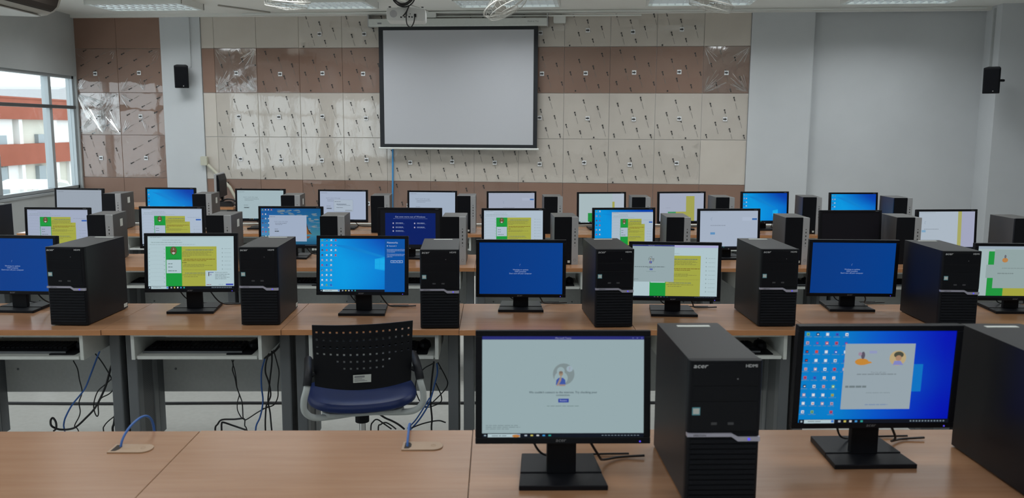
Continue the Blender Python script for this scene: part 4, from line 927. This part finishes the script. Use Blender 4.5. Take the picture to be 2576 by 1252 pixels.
mb = MB(); mb.box(-1.545, -.1908, 2.985, -1.49, -.19, 3.005); mb.build('logo_plate', M['mark_d'], ps)
decal(ps, 'Made in Thai', .44, -.1906, 3.0, .028, M['mark_d'], 'maker_lettering')
o = MB().tube(catmull([(-1.395, -.05, 1.42), (-1.40, -.045, 1.25), (-1.405, -.04, .95), (-1.415, -.04, .55), (-1.42, -.04, .05)], 6), .011, 8).build('wall_cable', M['cyan_cable'], None, smooth=True)
o.matrix_basis = wb.matrix_basis.copy(); tag(o, 'bright blue cable hanging down the boards below the projection screen', 'cable')

# ------------------------------------------------------------------ projector, coil
pj = empty('projector', (-.742, 7.42, 2.52), R(2)); tag(pj, 'white ceiling projector showing its connector side, before the screen', 'projector')
MB().prism(rrect(-.165, 0, .155, .105, .02, 4), -.12, .12, 'y').build('body', M['prj'], pj, bevel=.004)
MB().cyl((-.108, -.123, .055), (-.108, -.119, .055), .030, 18).build('speaker_grille', M['silver'], pj)
mb = MB()
for x, z, a in ((-.045, .028, .007), (-.015, .03, .006), (-.012, .05, .003), (.005, .045, .003), (.022, .032, .007), (.045, .03, .006), (.03, .055, .004)): mb.cyl((x, -.122, z), (x, -.119, z), a, 10)
mb.box(.062, -.135, .03, .08, -.119, .055); mb.build('connector', M['black'], pj)
MB().cyl((0, 0, .10), (0, 0, .64), .018, 14).build('mount_pole', M['white_pl'], pj); MB().box(-.08, -.06, .10, .08, .06, .115).build('mount_plate', M['silver'], pj)
for x in (-.14, .13): MB().cyl((x, -.08, .10), (x, -.08, .118), .01, 10).build('mount_foot', M['black_m'], pj)
mb = MB(); mb.tube(catmull([(.02, -.14, .11), (.0, -.15, .05), (.005, -.155, -.03), (.035, -.155, -.055), (.06, -.15, -.02), (.07, -.14, .04)], 6), .0045, 8); mb.tube(catmull([(.025, -.14, .12), (0, -.14, .07), (-.03, -.13, .035)], 6), .005, 8)
mb.build('signal_cable', M['cable'], pj)
cc = MB()
for i, (rr, dx, dz) in enumerate(((.085, 0, 0), (.078, .006, .004), (.09, .012, -.003), (.072, .0, .006), (.083, .008, .01))):
    cc.ring((0, 0, 0), rr, .0055, 36, 6, Matrix.Translation((-.765+dx, 7.25+.008*i, 2.72+dz)) @ Matrix.Rotation(R(90), 4, 'X'))
tag(cc.build('coiled_cable', M['cable'], None, smooth=True), 'coil of black cable hanging above the projector', 'cable')

# ------------------------------------------------------------------ ceiling lights
def make_fixture():
    r = empty('ceiling_light'); L, Wd, h = 1.22, .60, .075
    mb = MB(); mb.box(-L/2, 0, 0, -L/2+.02, Wd, h); mb.box(L/2-.02, 0, 0, L/2, Wd, h); mb.box(-L/2, 0, 0, L/2, .02, h); mb.box(-L/2, Wd-.02, 0, L/2, Wd, h); mb.box(-L/2, 0, h, L/2, Wd, h+.004)
    mb.build('housing', M['white_pl'], r)
    for k in range(3): MB().cyl((-L/2+.03, .12+.18*k, .055), (L/2-.03, .12+.18*k, .055), .013, 10).build('tube', M['tube'], r)
    lm = None
    for k in range(13):
        x = -L/2+.02+(L-.04)*(k+.5)/13
        if lm is None: bl = MB().prism([(-.018, .050), (0, .003), (.018, .050)], .021, Wd-.021, 'y').build('louvre_blade', M['louvre'], r); lm = bl.data; bl.location.x = x
        else: bl = link(bpy.data.objects.new('louvre_blade', lm), r); bl.location.x = x
    for k in range(1, 3): MB().prism([(.18*k+.03-.02, .052), (.18*k+.03, .002), (.18*k+.03+.02, .052)], -L/2+.02, L/2-.02, 'x').build('reflector', M['louvre'], r)
    return r
f0 = make_fixture()
names = ['leftmost louvred ceiling light, beside the air conditioner', 'louvred ceiling light behind the left fan', 'louvred ceiling light above the right half of the screen', 'louvred ceiling light behind the right fan', 'rightmost louvred ceiling light near the blank wall']
fx = [f0]+[copy_tree(f0) for _ in range(4)]
for i, r in enumerate(fx):
    r.location = wp(-4.164+2.23*i, 1.56, CEIL-.078); r.rotation_euler = (0, 0, -TH); tag(r, names[i], 'ceiling light', 'louvred ceiling lights')

# ------------------------------------------------------------------ ceiling fans (orbit type)
def make_fan():
    r = empty('ceiling_fan'); MB().lathe([(.07, 0), (.075, -.02), (.05, -.05), (.018, -.06), (.018, -.12)], 20).build('ceiling_mount', M['fan'], r, smooth=True)
    hd = empty('head'); hd.parent = r; hd.location = (0, 0, -.15)
    MB().lathe([(.03, .06), (.055, .05), (.06, -.01), (.045, -.03), (.02, -.04)], 20).build('motor', M['fan'], hd, smooth=True)
    mb = MB()
    for k in range(24):
        a = 2*math.pi*k/24; ca, sa = math.cos(a), math.sin(a)
        mb.tube([(ca*.05, sa*.05, .02), (ca*.15, sa*.15, .012), (ca*.225, sa*.225, -.045), (ca*.20, sa*.20, -.105), (ca*.1, sa*.1, -.125), (ca*.03, sa*.03, -.128)], .0016, 4)
    mb.ring((0, 0, -.045), .227, .009, 40, 6); mb.ring((0, 0, -.105), .2, .004, 40, 5); mb.ring((0, 0, .012), .15, .003, 36, 5); mb.ring((0, 0, -.125), .1, .003, 30, 5)
    mb.build('guard', M['fan'], hd, smooth=True)
    for k in range(3):
        a = 2*math.pi*k/3; Mx = Matrix.Rotation(a, 4, 'Z') @ Matrix.Rotation(R(18), 4, 'X')
        MB().prism([(.03, -.02), (.10, -.055), (.19, -.05), (.195, .03), (.12, .045), (.03, .02)], -.052, -.049, 'z', M=Matrix.Rotation(a, 4, 'Z') @ Matrix.Translation((0, 0, -.05)) @ Matrix.Rotation(R(18), 4, 'X') @ Matrix.Translation((0, 0, .05))).build('blade', M['fan'], hd)
    MB().lathe([(.03, 0), (.035, -.012), (.03, -.016)], 16, (0, 0, -.126)).build('centre_cap', M['fan'], hd)
    return r
fa = make_fan(); fans = [fa, copy_tree(fa), copy_tree(fa)]
for r, (x, y, z, tx, ty, lab) in zip(fans, ((-2.03, 8.6, 3.155, 10, 6, 'white ceiling fan at the upper left, before the boards'), (.07, 8.5, 3.155, -10, -27, 'tilted white ceiling fan above the projection screen'), (2.10, 8.5, 3.155, 6, 13, 'white ceiling fan at the upper right, before the boards'))):
    r.location = (x, y, z); tag(r, lab, 'fan', 'orbit fans under the ceiling')
    for c in kids(r):
        if c.name.startswith('head'): c.rotation_euler = (R(tx), R(ty), 0); c.location = (0, 0, -.25 if ty > -20 else -.29)

# ------------------------------------------------------------------ air conditioner
ac = empty('air_conditioner', (-4.98, 7.75, 2.745)); tag(ac, 'cream ceiling air conditioner with dark outlet at the upper left', 'air conditioner')
MB().prism([(-.60, .08), (-.56, .02), (.28, .0), (.38, .015), (.46, .05), (.51, .10), (.54, .18), (.54, .30), (-.60, .30)], 0, 1.35, 'y').build('body', M['ac'], ac, smooth=True)
MB().prism([(.452, .040), (.478, .053), (.519, .092), (.549, .178), (.53, .18), (.50, .11), (.45, .06)], .03, 1.29, 'y').build('outlet', M['hole'], ac)
MB().prism([(.30, -.006), (.37, -.006), (.37, .004), (.30, .004)], .05, 1.25, 'y').build('louvre_flap', M['ac'], ac)
MB().box(-.4, .1, .30, .4, .3, .408).build('hanger', M['ac'], ac)

# ------------------------------------------------------------------ speakers, socket, junction boxes
def speaker(loc, rz, tilt, lab, box_to):
    s = empty('wall_speaker', loc, rz); s.scale = (1.08, 1.08, 1.08); tag(s, lab, 'speaker', 'black speakers on the wall piers')
    b = MB().prism([(-.085, -.08), (.085, -.08), (.06, .08), (-.06, .08)], -.14, .14, 'z').build('cabinet', M['black_m'], s, bevel=.008); b.rotation_euler = (R(tilt), 0, 0)
    MB().box(-.075, -.088, -.128, .075, -.08, .128).build('grille', M['black'], b, bevel=.004)
    MB().cyl((.02, -.0895, -.112), (.02, -.088, -.112), .006, 10).build('badge', M['silver'], b)
    MB().tube([(0, .07, 0), box_to], .014, 8).build('bracket', M['black_m'], s)
a = wp(-4.29, .17, 2.315)
speaker(a, R(18), 8, 'black speaker on the white pier left of the boards', (0, .15, -.01))
speaker((5.90, 10.22, 2.235), R(-35), 8, 'black speaker on the white pier at the far right', (.10, .17, 0))
def wbox(name, u, wd, z, sx, sz, d, lab, cat, mt='white_pl', group=None):
    o = MB().prism(rrect(-sx/2, -sz/2, sx/2, sz/2, min(sx, sz)*.15, 3), -d, 0, 'y').build(name, M[mt], None, bevel=.003)
    o.location = wp(u, wd, z); o.rotation_euler = (0, 0, -TH); tag(o, lab, cat, group)
wbox('wall_socket', -4.075, .03, 1.165, .095, .125, .05, 'cream socket box on the wall left of the boards', 'socket box', 'cream_pl')
JB = 'junction boxes under the ceiling'
wbox('junction_box', -.83, .12, 3.10, .13, .07, .05, 'white junction box on the conduit right of the projector', 'junction box', group=JB)
wbox('junction_box', .30, .04, 3.075, .12, .055, .05, 'white junction box behind the middle fan', 'junction box', group=JB)
wbox('junction_box', .85, .04, 3.04, .16, .09, .07, 'white junction box above the right end of the screen case', 'junction box', group=JB)
o = MB().tube([(-4.03, -.05, 1.11), (-3.72, -.055, .80), (-3.62, -.05, .60), (-3.60, -.05, .05)], .022, 4).build('cable_duct', M['cream_pl']); o.matrix_basis = wb.matrix_basis.copy(); tag(o, 'cream cable duct slanting down from the socket box', 'cable duct')
# conduit across the ceiling
for i, (p, q) in enumerate(((wp(-1.35, 2.6, 3.145), wp(-.86, .12, 3.145)), (wp(-3.4, .9, 3.145), wp(-3.0, .2, 3.145)))):
    tag(MB().cyl(p, q, .010, 8).build('conduit', M['white_pl'] if i == 0 else M['ac']), ['white conduit crossing the ceiling above the projector', 'thin conduit on the ceiling near the left fan'][i], 'conduit')

# ------------------------------------------------------------------ teacher's desk with side-on monitor
td = empty('teacher_desk', (-4.30, 9.55, 0)); tag(td, 'wood-topped desk in the far left corner behind the last row', 'desk')
MB().box(0, 0, .725, 1.38, .62, .75).build('desktop', M['wood'], td); MB().box(0, -.002, .7255, 1.38, 0, .7495).build('edge_band', M['edge'], td)
for x in (.03, 1.28): MB().box(x, .1, 0, x+.05, .5, .724).build('leg', M['steel'], td)
MB().box(.08, .5, .3, 1.28, .516, .72).build('modesty_panel', M['modesty'], td)
sm = empty('side_monitor', (-3.165, 9.85, .75), R(80)); sm.rotation_euler = (0, 0, R(-84)); tag(sm, 'monitor seen edge-on above the farthest row, silver front and black back', 'monitor')
mb = MB(); mb.box(-.23, 0, .07, .23, .022, .365); mb.build('bezel', M['silver'], sm, bevel=.004)
MB().prism([(.022, .10), (.022, .35), (.035, .35), (.05, .29), (.052, .10)], -.2, .2, 'x').build('back_shell', M['black_m'], sm)
MB().box(-.03, .03, .01, .03, .05, .15).build('neck', M['black_m'], sm); MB().prism(rrect(-.11, -.05, .11, .13, .02), 0, .012, 'z').build('base', M['black_m'], sm)
o = MB(); o.tube(catmull([(-3.12, 9.72, .80), (-3.02, 9.7, .83), (-2.93, 9.68, .81), (-2.87, 9.66, .72), (-2.84, 9.6, .55), (-2.9, 9.6, .3)], 6), .009, 8); o.tube(catmull([(-3.14, 9.7, .78), (-3.04, 9.67, .80), (-2.95, 9.64, .80), (-2.88, 9.62, .70), (-2.88, 9.6, .5), (-2.92, 9.6, .28)], 6), .009, 8); o.box(-3.12, 9.66, .752, -2.96, 9.74, .80)
tag(o.build('cable_bundle', M['cable']), 'tangle of black plugs and cables on the corner of the far left desk', 'cable')
